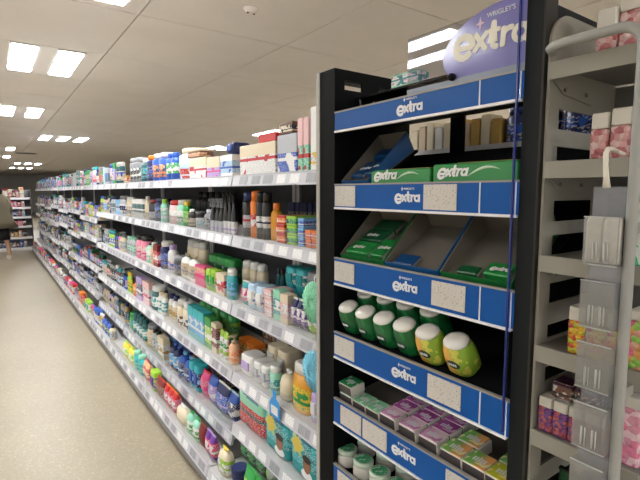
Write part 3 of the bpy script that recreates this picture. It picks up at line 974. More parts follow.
prow(2, 4, 145, 150, 'flipbottle', 1, .18, 'beige', cap='grey', label='cream')
prow(2, 4, 132, 144, 'bottle', 4, .18, 'dark-teal', cap='dark-teal', label='teal', accent='white')
prow(2, 4, 127.5, 131.5, 'flipbottle', 1, .15, 'green', cap='green', label='teal')
prow(2, 5, 154, 161, 'pouch', 1, .12, 'dark-red', cap='red', label='brown', dx=.05)
prow(2, 5, 149, 153.5, 'wipes', 1, .13, 'lime-green', cap='purple', label='purple', accent='lime-green', dx=.05)
prow(2, 5, 141, 148.5, 'pouch', 2, .14, 'peach', cap='red', label='red', accent='cream', dx=.05)
prow(2, 5, 132, 140.5, 'bottle', 2, .14, 'turquoise', cap='mint-green', label='mint-green', dx=.05)
prow(2, 5, 121, 131.5, 'bag', 2, .12, 'yellow', cap='lime-green', label='lime-green', accent='white', dx=.05)

# far bays: each shelf filled run by run, every product its own
SHP = {0: ['can', 'carton', 'bottle', 'can', 'carton'], 1: ['bottle', 'can', 'flipbottle', 'trigger', 'carton', 'bottle'], 2: ['bottle', 'pump', 'flipbottle', 'bottle', 'carton'],
       3: ['flipbottle', 'bottle', 'carton', 'pump', 'wipes'], 4: ['bottle', 'wipes', 'carton', 'flipbottle', 'pouch'], 5: ['pouch', 'bag', 'bottle', 'carton', 'wipes']}
HTS = {'can': (.15, .18), 'carton': (.10, .17), 'bottle': (.15, .19), 'flipbottle': (.14, .18), 'trigger': (.17, .2), 'pump': (.15, .19), 'wipes': (.10, .15), 'pouch': (.12, .16), 'bag': (.12, .15)}
PCOL = {0: ['blue', 'green', 'teal', 'lilac', 'grey', 'silver', 'pale-blue', 'orange', 'dark-teal', 'pink', 'navy'], 1: ['sky-blue', 'blue', 'beige', 'silver', 'gold', 'lime-green', 'grey', 'navy', 'silver', 'red', 'black'],
        2: ['pink', 'silver', 'lime-green', 'gold', 'navy', 'grey', 'cream', 'blue', 'dark-green', 'beige', 'black'], 3: ['grey', 'silver', 'dark-red', 'blue', 'dark-green', 'beige', 'purple', 'dark-teal', 'brown', 'beige', 'black'],
        4: ['silver', 'dark-green', 'grey', 'blue', 'beige', 'dark-teal', 'lilac', 'gold', 'black'], 5: ['pink', 'lime-green', 'hot-pink', 'orange', 'blue', 'white', 'cream', 'brown', 'grey', 'red', 'gold']}
for b in range(3, NB):
    z = bay_z(b)
    for s_ in range(6):
        ya = Y0 + (b + 1) * BAY - .02
        end = Y0 + b * BAY + .02
        prev = None
        while ya > end + .05:
            shp = rng.choice(SHP[s_]); base = rng.choice([c for c in PCOL[s_] if c != prev]); prev = base
            h = rng.uniform(*HTS[shp]) * (1.22 if s_ == 0 else 1)
            lim = (z[s_ - 1] - .05 - z[s_]) if s_ else .3
            h = round(min(h, lim - .02), 2) if s_ != 5 else round(min(h, .13), 2)
            n = rng.choice((1, 2, 2, 3)) if b < 7 else rng.choice((1, 1, 2))
            w = {'can': .062, 'bottle': .07, 'flipbottle': .075, 'trigger': .08, 'pump': .075, 'carton': .09, 'wipes': .12, 'pouch': .11, 'bag': .13}[shp] * (1 if b < 7 else 1.25)
            yb = ya - w * n
            if yb < end:
                n = int((ya - end) / w)
                if n < 1: break
                yb = ya - w * n
            lab = rng.choice(['white', 'silver', 'pale-blue', 'grey', 'cream', 'navy', 'dark-teal', 'red', 'lilac', 'blue'])
            cp = rng.choice(['white', 'silver', 'grey', 'blue', 'black', 'dark-green', 'navy', 'teal', 'dark-red'])
            run(b, s_, ya, yb, z[s_], FRONT[s_] + (.006 if s_ == 5 else .0), shp, n, h, base, cap=cp, label=lab if lab != base else None, accent=rng.choice(PCOL[s_]), hi=b < 5, seed=rng.randint(0, 4),
                d=(.062 if s_ == 5 else .08) if shp in ('carton', 'wipes', 'bag') or s_ == 5 else None)
            ya = yb - rng.choice((.002, .002, .03))

# nappy packs on the fifth shelf of the first bay
M_nteal = pack('teal', 'turquoise', 'teal', .25, .75, seed=1, scale=7)
M_nred = pack('mint-green', 'red', 'dark-teal', .0, .55, seed=3, scale=9)
M_skin = plain('printed_skin', (.30, .13, .07), .4)
M_hair = plain('printed_hair', (.03, .02, .02), .5)
M_sun = plain('printed_sun', (.72, .55, .08), .4)
M_petal = plain('printed_petal', (.45, .62, .30), .4)
M_wprint = plain('white_print', (.8, .8, .8), .4)


def disc_pts(cy, cz, ry, rz, n=20, a=0):
    return [(cy + ry * math.cos(2 * math.pi * k / n) * math.cos(a) - rz * math.sin(2 * math.pi * k / n) * math.sin(a), cz + ry * math.cos(2 * math.pi * k / n) * math.sin(a) + rz * math.sin(2 * math.pi * k / n) * math.cos(a)) for k in range(n)]


def nappy(px0, px1, h, mat, label, baby=True):
    z = bay_z(0)[4] + .001; xf = FRONT[4] + .004; h = min(h, bay_z(0)[3] - .03 - z)
    ya, yb = yat(px0, xf, z + h * .5), yat(px1, xf, z + h * .5)
    w = ya - yb - .006; d = .13
    t = empty('nappy_pack', (xf + d / 2, (ya + yb) / 2, z))
    b = MB()
    b.rings([sring(w * .94, d * .86, 0, 28, 6), sring(w, d, h * .06, 28, 6), sring(w, d * 1.0, h * .5, 28, 6), sring(w, d, h * .92, 28, 6), sring(w * .95, d * .8, h * .985, 28, 6), sring(w * .9, d * .5, h, 28, 5)])
    b.build('wrapper', mat, t)
    x0 = -d / 2 - .0006
    if baby:
        p = MB(); p.prism(disc_pts(w * .18, h * .62, w * .17, w * .17), x0 - .0006, x0)
        for k in range(6):
            a = k * math.pi / 3
            p.prism(disc_pts(w * .18 + w * .17 * math.cos(a), h * .62 + w * .17 * math.sin(a), w * .09, w * .06, 12, a), x0 - .0004, x0, 1)
        p.build('flower_print', [M_sun, M_petal], t)
        p = MB(); p.prism(disc_pts(-w * .17, h * .33, w * .135, h * .17), x0 - .0008, x0)
        p.prism(disc_pts(-w * .17, h * .13, w * .2, h * .10), x0 - .0005, x0, 2)
        p.prism(disc_pts(-w * .17, h * .45, w * .15, h * .075), x0 - .0012, x0, 1)
        p.build('baby_print', [M_skin, M_hair, M_wprint], t)
    p = MB()
    for k in range(3):
        p.box(x0 - .0005, x0, -w * .36, w * .34 - k * w * .12, h * (.86 - k * .045), h * (.885 - k * .045))
    p.build('lettering', plain('navy_print', (.02, .05, .22), .4), t)
    tag(t, label, 'nappy pack', 'nappy packs on the fifth shelf')


nappy(289, 316.5, .205, M_nteal, 'teal nappy pack with sun flower and baby print, standing right beside the gum stand')
nappy(263.5, 288, .20, M_nteal, 'teal nappy pack with baby print standing between red pack and another teal pack')
nappy(237, 262.5, .20, M_nred, 'red and mint-green nappy pack left of two teal nappy packs on fifth shelf', False)

# round ribbed scrubbers on a hanging strip at the end of the shelving
def scrubber(z, colname, rgb, label):
    t = empty('hanging_scrubber', (.905, 1.292, z))
    m = plain('scrubber_' + colname, rgb, .6)
    mb = MB()
    prof = []
    for k in range(13):
        r = .074 * (1 - k / 12.5)
        prof.append((r, .004 + .018 * (1 - (r / .074) ** 2) + (.0022 if k % 2 else 0)))
    mb.lathe([(.07, 0), (.076, .002)] + prof, 36, axis='x')
    mb.build('ribbed_pad', m, t)
    mb = MB()
    for k in range(24):
        a = 2 * math.pi * k / 24
        mb.tube([(-.009, .07 * math.cos(a), .07 * math.sin(a)), (-.018, .042 * math.cos(a), .042 * math.sin(a)), (-.025, .014 * math.cos(a), .014 * math.sin(a))], .0022, 5)
    mb.build('rib', plain('scrubber_rib_' + colname, tuple(min(1, c * 1.35) for c in rgb), .5), t)
    mb = MB(); mb.tube([(-.004, 0, .074), (-.004, 0, .09), (.004, 0, .10), (.012, 0, .098)], .0022, 6); mb.build('hanging_loop', M_wprint, t)
    tag(t, label, 'scrubber', 'ribbed scrubbers hanging beside the gum stand')


scrubber(1.115, 'mint', (.22, .55, .36), 'mint-green round ribbed scrubber hanging in front of third shelf beside gum stand')
scrubber(.865, 'blue', (.16, .45, .58), 'blue round ribbed scrubber hanging below the mint-green one beside gum stand')
mb = MB(); mb.box(.921, .923, 1.286, 1.298, .90, 1.30)
for zz in (1.205, .955):
    mb.tube([(.921, 1.292, zz), (.90, 1.292, zz)], .002, 6)
tag(mb.build('hanging_strip', M_wprint), 'narrow white hanging strip carrying two ribbed scrubbers at the end of shelving', 'hanging strip')
# blue hanging tag on the fourth strip
t = empty('shelf_talker', (.923, 1.618, .555))
mb = MB(); w, h = .085, .115
pts = [(-w / 2, 0), (w / 2, 0), (w / 2, h * .45), (w * .30, h * .68), (w * .16, h * .74), (w * .16, h), (-w * .16, h), (-w * .16, h * .74), (-w * .42, h * .62), (-w / 2, h * .45)]
mb.prism(pts, -.001, .001); mb.build('tag_board', plain('talker_blue', (.02, .28, .70), .4), t)
mb = MB(); mb.box(-.002, -.001, -w * .32, w * .32, h * .1, h * .42); mb.build('tag_panel', M_tick, t)
mb = MB(); mb.box(.001, .012, -.01, .01, h * .5, h * .58); mb.build('clip', M_wprint, t)
tag(t, 'blue bottle-shaped shelf tag with white panel clipped on the fourth ticket strip', 'shelf tag')

# ---------------------------------------------------------------- gum stand
M_blk = plain('stand_black', (.005, .0055, .0065), .55, spec=.08)
M_dk = plain('stand_dark_grey', (.013, .015, .016), .5, spec=.12)
M_edge = plain('stand_edge_grey', (.30, .29, .27), .5)
M_gblue = plain('strip_blue', (.003, .090, .36), .4, spec=.2)
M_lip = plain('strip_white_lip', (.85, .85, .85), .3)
M_wlog = plain('logo_white', (.75, .77, .80), .4)
DT = paper_ticket('stand_ticket_paper', (.62, .59, .54), (.36, .34, .32), 240, 420, .64)
YL, YR = .785, .362
stand = empty('gum_stand', (.60, .57, 0))
tag(stand, 'tall black gum display stand with blue strips facing the aisle', 'display stand')


def S(mb, name, mats, parent=stand, off=(.60, .57, 0)):
    for p in mb.v:
        p -= Vector(off)
    return mb.build(name, mats, parent)


mb = MB(); mb.box(.60, .63, .79, .838, 0, 1.757); S(mb, 'post', M_blk)
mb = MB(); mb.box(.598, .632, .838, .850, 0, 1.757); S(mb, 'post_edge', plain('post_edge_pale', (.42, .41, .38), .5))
mb = MB(); mb.box(.60, .625, .338, .362, 0, 1.80); S(mb, 'post', M_dk)
mb = MB(); mb.box(.60, .628, .3352, .338, 0, 1.80); S(mb, 'post_edge', plain('post_edge_brown', (.035, .032, .028), .5, spec=.2))
mb = MB(); mb.box(.80, .825, .338, .362, 0, 1.757); S(mb, 'post', M_blk)
mb = MB(); mb.box(.80, .825, .79, .838, 0, 1.757); S(mb, 'post', M_blk)
# far side sheet with two slots under the top
mb = MB(); mb.box(.60, .825, .786, .79, 0, 1.716); mb.box(.60, .825, .786, .79, 1.736, 1.757)
for a, c in ((.60, .625), (.675, .725), (.80, .825)):
    mb.box(a, c, .786, .79, 1.716, 1.736)
S(mb, 'side_panel', M_blk)
mb = MB(); mb.box(.63, .80, .80, .83, 1.737, 1.757); S(mb, 'top_rail', M_dk)
mb = MB(); mb.box(.625, .80, .340, .360, 1.727, 1.75); S(mb, 'top_rail', M_dk)
# back panel, open below the header
mb = MB(); mb.box(.818, .822, .362, .786, 0, 1.57); mb.box(.818, .824, .625, .66, 1.57, 1.69); mb.box(.816, .824, .362, .786, 1.565, 1.585); mb.box(.816, .824, .362, .786, 1.685, 1.70)
S(mb, 'back_panel', M_blk)
mb = MB(); mb.box(.61, .818, .362, .786, 0, .09); S(mb, 'plinth', M_blk)
mb = MB()
for xx in (.66, .70):
    mb.tube([(xx, .786, 1.70), (xx, .775, 1.70), (xx, .772, 1.685)], .002, 6)
S(mb, 'bracket', plain('steel', (.6, .6, .6), .3, .8))

mb = MB(); mb.box(.655, .80, YR, YL, 1.698, 1.702); S(mb, 'top_deck', M_blk)
logo_me = strokes_mesh(EXTRA, .0142).mesh('extra_lettering', M_wlog)
wr_me = text_mesh("WRIGLEY'S", .0052)
wr_me.materials.append(M_wlog)
spark = MB(); spark.prism([(0, .004), (-.001, .001), (-.003, 0), (-.001, -.001), (0, -.004), (.001, -.001), (.003, 0), (.001, .001)], -.0006, 0)
spark_me = spark.mesh('sparkle', M_wlog)
levels = [  # strip top, strip bottom, logo column, tickets
    (1.667, 1.6235, 397, []),
    (1.517, 1.464, 395, [(335.5, 355.5), (424, 457)]),
    (1.360, 1.300, 393, [(335, 354.5), (432, 465.5)]),
    (1.196, 1.136, 392, [(335, 354.5), (428, 461)]),
    (1.044, .984, 392, [(341, 361.5), (363, 387), (446, 470)]),
    (.888, .828, 393, [(338, 356)]),
    (.70, .64, 393, []), (.45, .39, 393, [])]
TILT = {1: 31, 2: 31, 3: 28, 4: 7, 5: 2, 6: 2, 7: 2}
LV = []
for k, (zt, zb, lp, tk) in enumerate(levels):
    zm = (zt + zb) / 2
    if k == 0:
        mb = MB(); mb.box(.606, .80, YR, YL, zt - .012, zt - .006)
        sh = S(mb, 'header_deck', M_blk)
    else:
        a = R(TILT[k])
        M = Matrix.Translation((.606, 0, zt - .012)) @ Matrix.Rotation(-a, 4, 'Y')
        mb = MB(); mb.box(0, .20 if k > 2 else .165, YR, YL, -.006, 0, 0, M)
        if k == 1:      # flat under the green boxes, sloped under the tray
            mb = MB(); mb.box(0, .165, .688, YL, -.006, 0, 0, M); mb.box(.607, .80, YR, .686, zt - .006, zt - .003)
        sh = S(mb, 'shelf', M_blk)
        if k == 4:
            mb = MB(); mb.box(.001, .19, YR + .002, YL - .002, .0002, .0014, 0, M); S(mb, 'card_liner', plain('liner_card', (.15, .135, .12), .8), sh)
        LV.append((k, zt, a))
    mb = MB(); mb.box(.600, .604, YR, YL, zb + .004, zt - .003); S(mb, 'blue_strip', M_gblue, sh)
    mb = MB(); mb.box(.597, .604, YR + .003, YL - .002, zb, zb + .004); S(mb, 'strip_lit_lip', M_lip, sh)  # white colour stands in for light caught along the acrylic strip edge
    mb = MB(); mb.box(.599, .606, YR, YL, zt - .003, zt); S(mb, 'strip_edge', M_edge, sh)
    ys = yat(480, .6, zm)
    mb = MB(); mb.box(.5985, .600, ys - .0008, ys + .0008, zb + .004, zt - .003); S(mb, 'strip_joint', M_lip, sh)
    mb = MB(); mb.box(.5985, .600, YR + .004, YR + .0055, zb + .004, zt - .003); S(mb, 'strip_joint', M_lip, sh)
    lo_ = link('extra_lettering', logo_me, sh); lo_.location = (.5998 - .60, yat(lp, .6, zm) - .57, zm - .0085)
    yl = yat(lp, .6, zm)
    w_ = link('small_lettering', wr_me, sh); w_.location = (.5998 - .60, yl - .034 - .57, zm + .0135)
    w_ = link('sparkle', spark_me, sh); w_.location = (.5998 - .60, yl - .018 - .57, zm + .0150)
    for p0, p1 in tk:
        y0_, y1_ = yat(p0, .6, zm), yat(p1, .6, zm)
        me = MB().box(-.0012, 0, -(y0_ - y1_) / 2, (y0_ - y1_) / 2, -.021, .021).mesh('price_ticket', DT)
        tko = link('price_ticket', me, sh); tko.location = (.5995 - .60, (y0_ + y1_) / 2 - .57, zm + .001)
# clear blue-edged side sheet next to the near post
mb = MB(); mb.box(.592, .597, .3655, .3672, 1.15, 1.80); S(mb, 'side_sheet', clear('sheet_clear', (.75, .82, 1)))
mb = MB(); mb.box(.5895, .592, .3650, .3676, 1.15, 1.80); S(mb, 'sheet_edge', plain('sheet_edge_blue', (.010, .020, .16), .2))

# header sign: clear sheet, printed oval, logo
sign = empty('header_sign', (.62, .47, 1.668))
tag(sign, 'clear header sign with purple oval and white extra lettering atop the gum stand', 'sign')
so = (.62, .47, 1.668)
mb = MB(); mb.box(.619, .622, .369, .597, 1.668, 1.768); S(mb, 'clear_sheet', clear('header_acrylic', (.80, .80, .84)), sign, so)
mb = MB(); mb.prism([(max(y, .3695), z) for y, z in disc_pts(.420, 1.720, .097, .054, 60, R(-6))], .6174, .6185)
mov, nt, bs = _new('oval_print')
bs.inputs['Base Color'].default_value = (.20, .19, .48, 1); bs.inputs['Roughness'].default_value = .12
MC['oval_print'] = mov
S(mb, 'oval_print', mov, sign, so)
lm = strokes_mesh(EXTRA, .0305, .0008, slant=.06, rise=-.045).mesh('extra_lettering', plain('sign_letter_white', (.80, .77, .66), .4))
o = link('extra_lettering', lm, sign); o.location = (.617 - .62, .4955 - .47, 1.712 - 1.668)
wr2 = text_mesh("WRIGLEY'S", .0095); wr2.materials.append(M_wlog)
o = link('small_lettering', wr2, sign); o.location = (.6170 - .62, .413 - .47, 1.757 - 1.668)
mb = MB(); mb.prism([(0, .011), (-.002, .002), (-.008, 0), (-.002, -.002), (0, -.011), (.002, -.002), (.008, 0), (.002, .002)], -.0008, 0)
o = mb.build('sparkle', plain('sparkle_pink', (.8, .6, .7), .4), sign); o.location = (.617 - .62, .447 - .47, 1.752 - 1.668)
mb = MB(); mb.box(.6165, .6185, .370, .595, 1.670, 1.680); S(mb, 'white_band', plain('band_white', (.20, .24, .31), .3), sign, so)
mb = MB(); mb.lathe([(.006, 0), (.006, .006), (.004, .008)], 12, axis='x'); o = mb.build('fixing_knob', M_blk, sign); o.location = (.617 - .62, .495 - .47, 1.683 - 1.668)
put('carton', .074, .03, .026, [pack('mint-green', 'white', 'teal', .2, .9, seed=2, scale=60), M_cap('white')], (.68, .65, 1.7025), 'small white and mint-green carton lying on top of the gum stand', None, name='gum_carton', cat='box')

# ---- trays, packs, bottles and jars on the stand
M_card = plain('tray_card', (.17, .15, .12), .8)
M_tblue = pack('blue', 'navy', 'sky-blue', .1, .6, scale=60)
M_tgreen = plain('tray_green', (.01, .17, .035), .45)
M_tblu = plain('tray_blue', (.01, .10, .30), .45)
M_gpack = plain('gum_pack_green', (.015, .25, .05), .35)
M_dpack = plain('gum_pack_dark_green', (.008, .10, .035), .35)
M_bpack = plain('gum_pack_navy', (.006, .06, .20), .35)
logo_s = strokes_mesh(EXTRA, .0075, .0005, slant=.25).mesh('extra_lettering', M_wprint)
M_swoosh = plain('swoosh_white', (.55, .75, .55), .4)


def deck(k, s_, up=0.0):
    a = R(TILT[k])
    return .606 + s_ * math.cos(a) - up * math.sin(a), levels[k][0] - .012 + s_ * math.sin(a) + up * math.cos(a)


def tray(k, ya, yb, m_out, label, lip=.016, back=.05, flat=False):
    zt = levels[k][0]; a = R(TILT[k]); d = .145
    X_, Z_ = deck(k, .012, .001)
    o = empty('gum_tray', (X_, (ya + yb) / 2, Z_), (0, -a, 0))
    w = ya - yb - .003; t = .0015
    M_ = MB(); M_.box(0, d, -w / 2, w / 2, 0, t); M_.build('tray_floor', M_card, o)
    mb = MB(); mb.box(0, t, -w / 2, w / 2, t, lip); mb.build('front_lip', m_out, o)
    mb = MB(); mb.box(d - t, d, -w / 2, w / 2, t, back); mb.build('back_wall', M_card, o)
    for sgn in (-1, 1):
        yy = sgn * (w / 2 - t / 2)
        mb = MB(); b = 0
        for y_ in (yy - t / 2, yy + t / 2):
            mb.v += [Vector(p) for p in ((t, y_, t), (d - t, y_, t), (d - t, y_, back), (t, y_, lip))]
        mb.face([0, 1, 2, 3]); mb.face([7, 6, 5, 4])
        for i in range(4):
            j = (i + 1) % 4
            mb.face([j, i, i + 4, j + 4])
        mb.build('side_wall', M_card if sgn > 0 else m_out, o)
    tag(o, label, 'tray', 'open gum trays on the stand')
    return o


def gum_on(k, x, y, up, w, d, h, mat, label, logo=None, group=None, name='gum_pack'):
    """a pack lying on the tilted deck of level k: x up-slope, up above deck"""
    zt = levels[k][0]; a = R(TILT[k])
    X_, Z_ = deck(k, .012 + x, .0012 + up)
    o = empty(name, (X_, y, Z_), (0, -a, 0))
    mb = MB(); bevbox(mb, d, w, 0, h, .002); mb.build('wrapper', mat, o)
    mb = MB(); mb.box(-d * .5 + .001, d * .5 - .001, -w * .5 - .0006, -w * .5, h * .2, h * .8); mb.build('seam', M_edge, o)
    if logo == 'top':
        l = link('extra_lettering', logo_s, o); l.rotation_euler = (0, R(90), 0); l.location = (-.006, w * .33, h + .0004)
        l.rotation_euler = (0, R(90), 0)
    elif logo == 'front':
        l = link('extra_lettering', logo_s, o); l.location = (-d / 2 - .0003, w * .42, h * .28)
        mb = MB()
        pp = [(-.012 - .03 * i / 8, h * .22 + h * .5 * math.sin(i / 8 * 2.2)) for i in range(9)]
        mb.tube([(-d / 2 - .0002, p[0] - w * .08, p[1]) for p in pp], [.0004 + .0016 * math.sin(math.pi * i / 8) for i in range(9)], 6)
        mb.build('swoosh', M_swoosh, o)
    tag(o, label, 'gum pack', group)
    return o


# level 1: blue tray on the left, green boxes facing out
tray(1, .776, .688, M_tblu, 'blue cardboard gum tray on the second strip, left of the green boxes', .013, .046)
gum_on(1, .055, .752, .002, .036, .06, .010, M_bpack, 'left navy gum pack lying in the blue tray of the second strip', 'top', 'navy gum packs in the blue tray')
gum_on(1, .060, .712, .002, .036, .06, .012, M_bpack, 'right navy gum pack lying in the blue tray of the second strip', 'top', 'navy gum packs in the blue tray')
gum_on(1, .118, .735, .002, .07, .035, .014, M_bpack, 'navy gum pack at the upper end of the blue tray', None, 'navy gum packs in the blue tray')


def upright_box(y0_, y1_, z, h, label):
    w = y0_ - y1_
    o = empty('gum_box', (.635, (y0_ + y1_) / 2, z))
    mb = MB(); bevbox(mb, .045, w, 0, h, .002); mb.build('box_body', M_gpack, o)
    mb = MB(); mb.box(-.018, .02, -w * .46, w * .2, h, h + .001); mb.build('flap', plain('flap_amber', (.30, .22, .04), .5), o)
    lw = min(w * .58, .06)
    me = strokes_mesh(EXTRA, lw / 4.25, .0006, slant=.28).mesh('extra_lettering', M_wprint)
    l = link('extra_lettering', me, o); l.location = (-.0228, w * .44, h * .30)
    mb = MB()
    pp = [(w * .44 - lw * 1.02 - (w * .36) * i / 10, h * (.18 + .55 * math.sin(.25 + i / 10 * 2.0))) for i in range(11)]
    mb.tube([(-.0226, p[0], p[1]) for p in pp], [.0005 + .0018 * math.sin(math.pi * i / 10) for i in range(11)], 6)
    mb.build('swoosh', M_swoosh, o)
    tag(o, label, 'gum box', 'green gum boxes on the second strip')


ya_, yb_ = yat(401, .612, 1.53), yat(455, .612, 1.53)
zb1 = 1.513
upright_box(.684, .534, 1.515, .0265, 'green gum box with white extra lettering beside the blue tray')
upright_box(.528, .372, 1.515, .031, 'green gum box with white extra lettering against the near black post')

# level 2: three trays
tray(2, .778, .642, M_tgreen, 'green gum tray at the left end of the third strip, holding green packs', .014, .05)
tray(2, .640, .508, M_tblu, 'empty blue-lipped gum tray in the middle above the third strip', .014, .05)
tray(2, .506, .372, M_tgreen, 'empty green-lipped gum tray beside the near post above the third strip', .014, .05)
G = 'green gum packs lying in the left tray'
gum_on(2, .032, .735, .002, .07, .04, .014, M_gpack, 'bright green gum pack lying lowest in the left tray above third strip', 'top', G)
gum_on(2, .078, .735, .002, .07, .04, .013, M_dpack, 'dark green gum pack lying midway up the left tray above third strip', 'top', G)
gum_on(2, .120, .735, .002, .07, .036, .012, M_dpack, 'dark green gum pack lying highest in the left tray above third strip', None, G)
gum_on(2, .040, .676, .002, .036, .055, .014, M_gpack, 'green gum pack lying beside the divider in the left tray', 'top', G)
gum_on(2, .022, .600, .002, .05, .03, .008, M_bpack, 'blue gum pack left lying in the empty middle tray', None)
gum_on(2, .025, .405, .002, .045, .03, .016, M_gpack, 'green gum pack with extra lettering in the right tray by near post', 'top')
gum_on(2, .022, .462, .002, .04, .02, .008, M_dpack, 'dark green gum pack at the lip of the right tray', None)

# level 3: flip-top gum bottles
def face_print(name, a, b_, c_, sc=70):
    """printed carton: colour fading across its length, with blobs"""
    if name in MC: return MC[name]
    m, nt, bs = _new(name); Lk = nt.links
    tc = nt.nodes.new('ShaderNodeTexCoord'); sep = nt.nodes.new('ShaderNodeSeparateXYZ'); Lk.new(tc.outputs['Generated'], sep.inputs[0])
    r = nt.nodes.new('ShaderNodeValToRGB'); r.color_ramp.elements[0].color = (*a, 1); r.color_ramp.elements[1].color = (*b_, 1)
    r.color_ramp.elements[0].position = .35; r.color_ramp.elements[1].position = .75
    ad = nt.nodes.new('ShaderNodeMath'); ad.operation = 'SUBTRACT'; ad.inputs[0].default_value = 1.0
    Lk.new(sep.outputs['Y'], ad.inputs[1]); Lk.new(ad.outputs[0], r.inputs['Fac'])
    n = nt.nodes.new('ShaderNodeTexNoise'); n.inputs['Scale'].default_value = sc; n.inputs['Detail'].default_value = 1; Lk.new(tc.outputs['Object'], n.inputs['Vector'])
    st = nt.nodes.new('ShaderNodeMath'); st.operation = 'GREATER_THAN'; st.inputs[1].default_value = .6; Lk.new(n.outputs['Fac'], st.inputs[0])
    x = nt.nodes.new('ShaderNodeMix'); x.data_type = 'RGBA'; Lk.new(st.outputs[0], x.inputs['Factor']); Lk.new(r.outputs[0], x.inputs['A']); x.inputs['B'].default_value = (*c_, 1)
    Lk.new(x.outputs['Result'], bs.inputs['Base Color']); bs.inputs['Roughness'].default_value = .3
    MC[name] = m
    return m


M_bcap = plain('gum_cap_white', (.80, .78, .73), .3)


def gum_bottle(x, y, mat, label, group, rz=0):
    k = 3; a = R(TILT[k])
    X_, Z_ = deck(k, .010 + x, .0012)
    o = empty('gum_bottle', (X_, y, Z_), (0, -a, rz))
    key = ('gumb', mat.name)
    if key not in PM:
        w, d, h = .0535, .048, .056
        b = MB(); b.rings([sring(w * .86, d * .86, 0, 28, 3), sring(w * .96, d * .96, .004, 28, 3), sring(w, d, h * .45, 28, 2.8), sring(w * .97, d * .97, h * .75, 28, 2.6), sring(w * .86, d * .86, h * .95, 28, 2.4), sring(w * .82, d * .82, h, 28, 2.3)])
        cp = MB(); cp.rings([sring(w * .82, d * .82, h, 28, 2.3), sring(w * .83, d * .84, h + .003, 28, 2.2), sring(w * .78, d * .79, h + .0055, 28, 2.1), sring(w * .5, d * .5, h + .0078, 28, 2), sring(w * .1, d * .1, h + .0085, 28, 2)])
        lg = MB()
        n_ = 14
        ringo = []
        for f, dx in ((1.0, -.0002), (.9, -.0008)):
            ring = []
            for q in range(n_):
                yq, zq = .013 * f * math.cos(2 * math.pi * q / n_), .026 + .0085 * f * math.sin(2 * math.pi * q / n_)
                xq = -d / 2 * (1 - min(1, abs(yq) / (w / 2)) ** 2.8) ** (1 / 2.8)
                ring.append((xq + dx, yq, zq))
            ringo.append(ring)
        lg.rings(ringo)
        for q in range(4):
            lg.box(-d / 2 - .0014, -d / 2 - .0004, .007 - q * .0042 - .0014, .007 - q * .0042 + .0014, .0235, .0285, 1)
        PM[key] = [('front_label', lg.mesh('front_label', [plain('bottle_label_dark', (.01, .045, .03), .3), M_wlog])), ('body', b.mesh('body', mat)), ('flip_cap', cp.mesh('flip_cap', M_bcap))]
    for pn, me in PM[key]:
        link(pn, me, o)
    tag(o, label, 'gum bottle', group)


M_bfruit = face_print('bottle_fruit', (.74, .40, .08), (.26, .44, .04), (.60, .58, .10), 70)
M_bgreen = face_print('bottle_green', (.004, .10, .025), (.008, .14, .035), (.02, .20, .06), 60)
fr_y = [.7535, .698, .643, .588, .532, .470]
lab = ['leftmost green gum bottle in the front row above the fourth strip', 'second from left green gum bottle in the front row above the fourth strip', 'third from left green gum bottle in the front row above the fourth strip',
       'green gum bottle in the front row directly left of the yellow bottles', 'yellow and green gum bottle directly right of the green bottles', 'rightmost yellow and green gum bottle, alone at the row end']
for i, y in enumerate(fr_y):
    gum_bottle(.030, y, M_bgreen if i < 4 else M_bfruit, lab[i], 'green gum bottles on the stand' if i < 4 else 'yellow gum bottles on the stand')
for i, p in enumerate((.748, .685, .628, .566)):
    gum_bottle(.084, p, M_bgreen, f'{("leftmost", "second from left", "third from left", "rightmost")[i]} green gum bottle in the shaded rear row above the fourth strip', 'green gum bottles on the stand')

# level 4: small gum cartons in columns


P_dgreen = face_print('carton_green', (.02, .32, .10), (.02, .25, .08), (.45, .75, .50))
P_lgreen = face_print('carton_mint', (.22, .60, .34), (.30, .66, .42), (.65, .85, .68))
P_purp = face_print('carton_purple', (.42, .08, .34), (.34, .06, .27), (.70, .42, .64))
P_lpurp = face_print('carton_lilac', (.72, .42, .62), (.82, .62, .72), (.62, .22, .50))
P_orng = face_print('carton_orange', (.22, .50, .12), (.85, .42, .14), (.85, .80, .45))
P_yel = face_print('carton_yellow', (.50, .55, .03), (.75, .62, .03), (.85, .75, .25))
M_cardw = plain('carton_white_edge', (.70, .66, .62), .5)


def small_carton(x, y, w, d, h, top, label, group, up=0.0):
    k = 4; a = R(TILT[k])
    X_, Z_ = deck(k, .004 + x, .0025 + up)
    o = empty('gum_carton', (X_, y, Z_), (0, -a, 0))
    mb = MB(); bevbox(mb, d, w, 0, h - .002, .0015); mb.build('carton_body', M_cardw, o)
    mb = MB(); mb.box(-d / 2 + .0015, d / 2 - .0015, -w / 2 + .003, w / 2 - .001, h - .002, h); mb.build('printed_top', top, o)
    mb = MB()
    for q in range(5):
        mb.box(-d * .18, d * .10 + (.003 if q in (2,) else 0), w * .22 - q * w * .11 - w * .035, w * .22 - q * w * .11 + w * .035, h, h + .0003)
    mb.build('lettering', M_wlog, o)
    mb = MB(); mb.box(-d / 2 - .0006, -d / 2, -w * .47, w * .47, h * .04, h * .86); mb.build('printed_front', plain('carton_front_dark', (.06, .05, .05), .5), o)
    tag(o, label, 'gum carton', group)


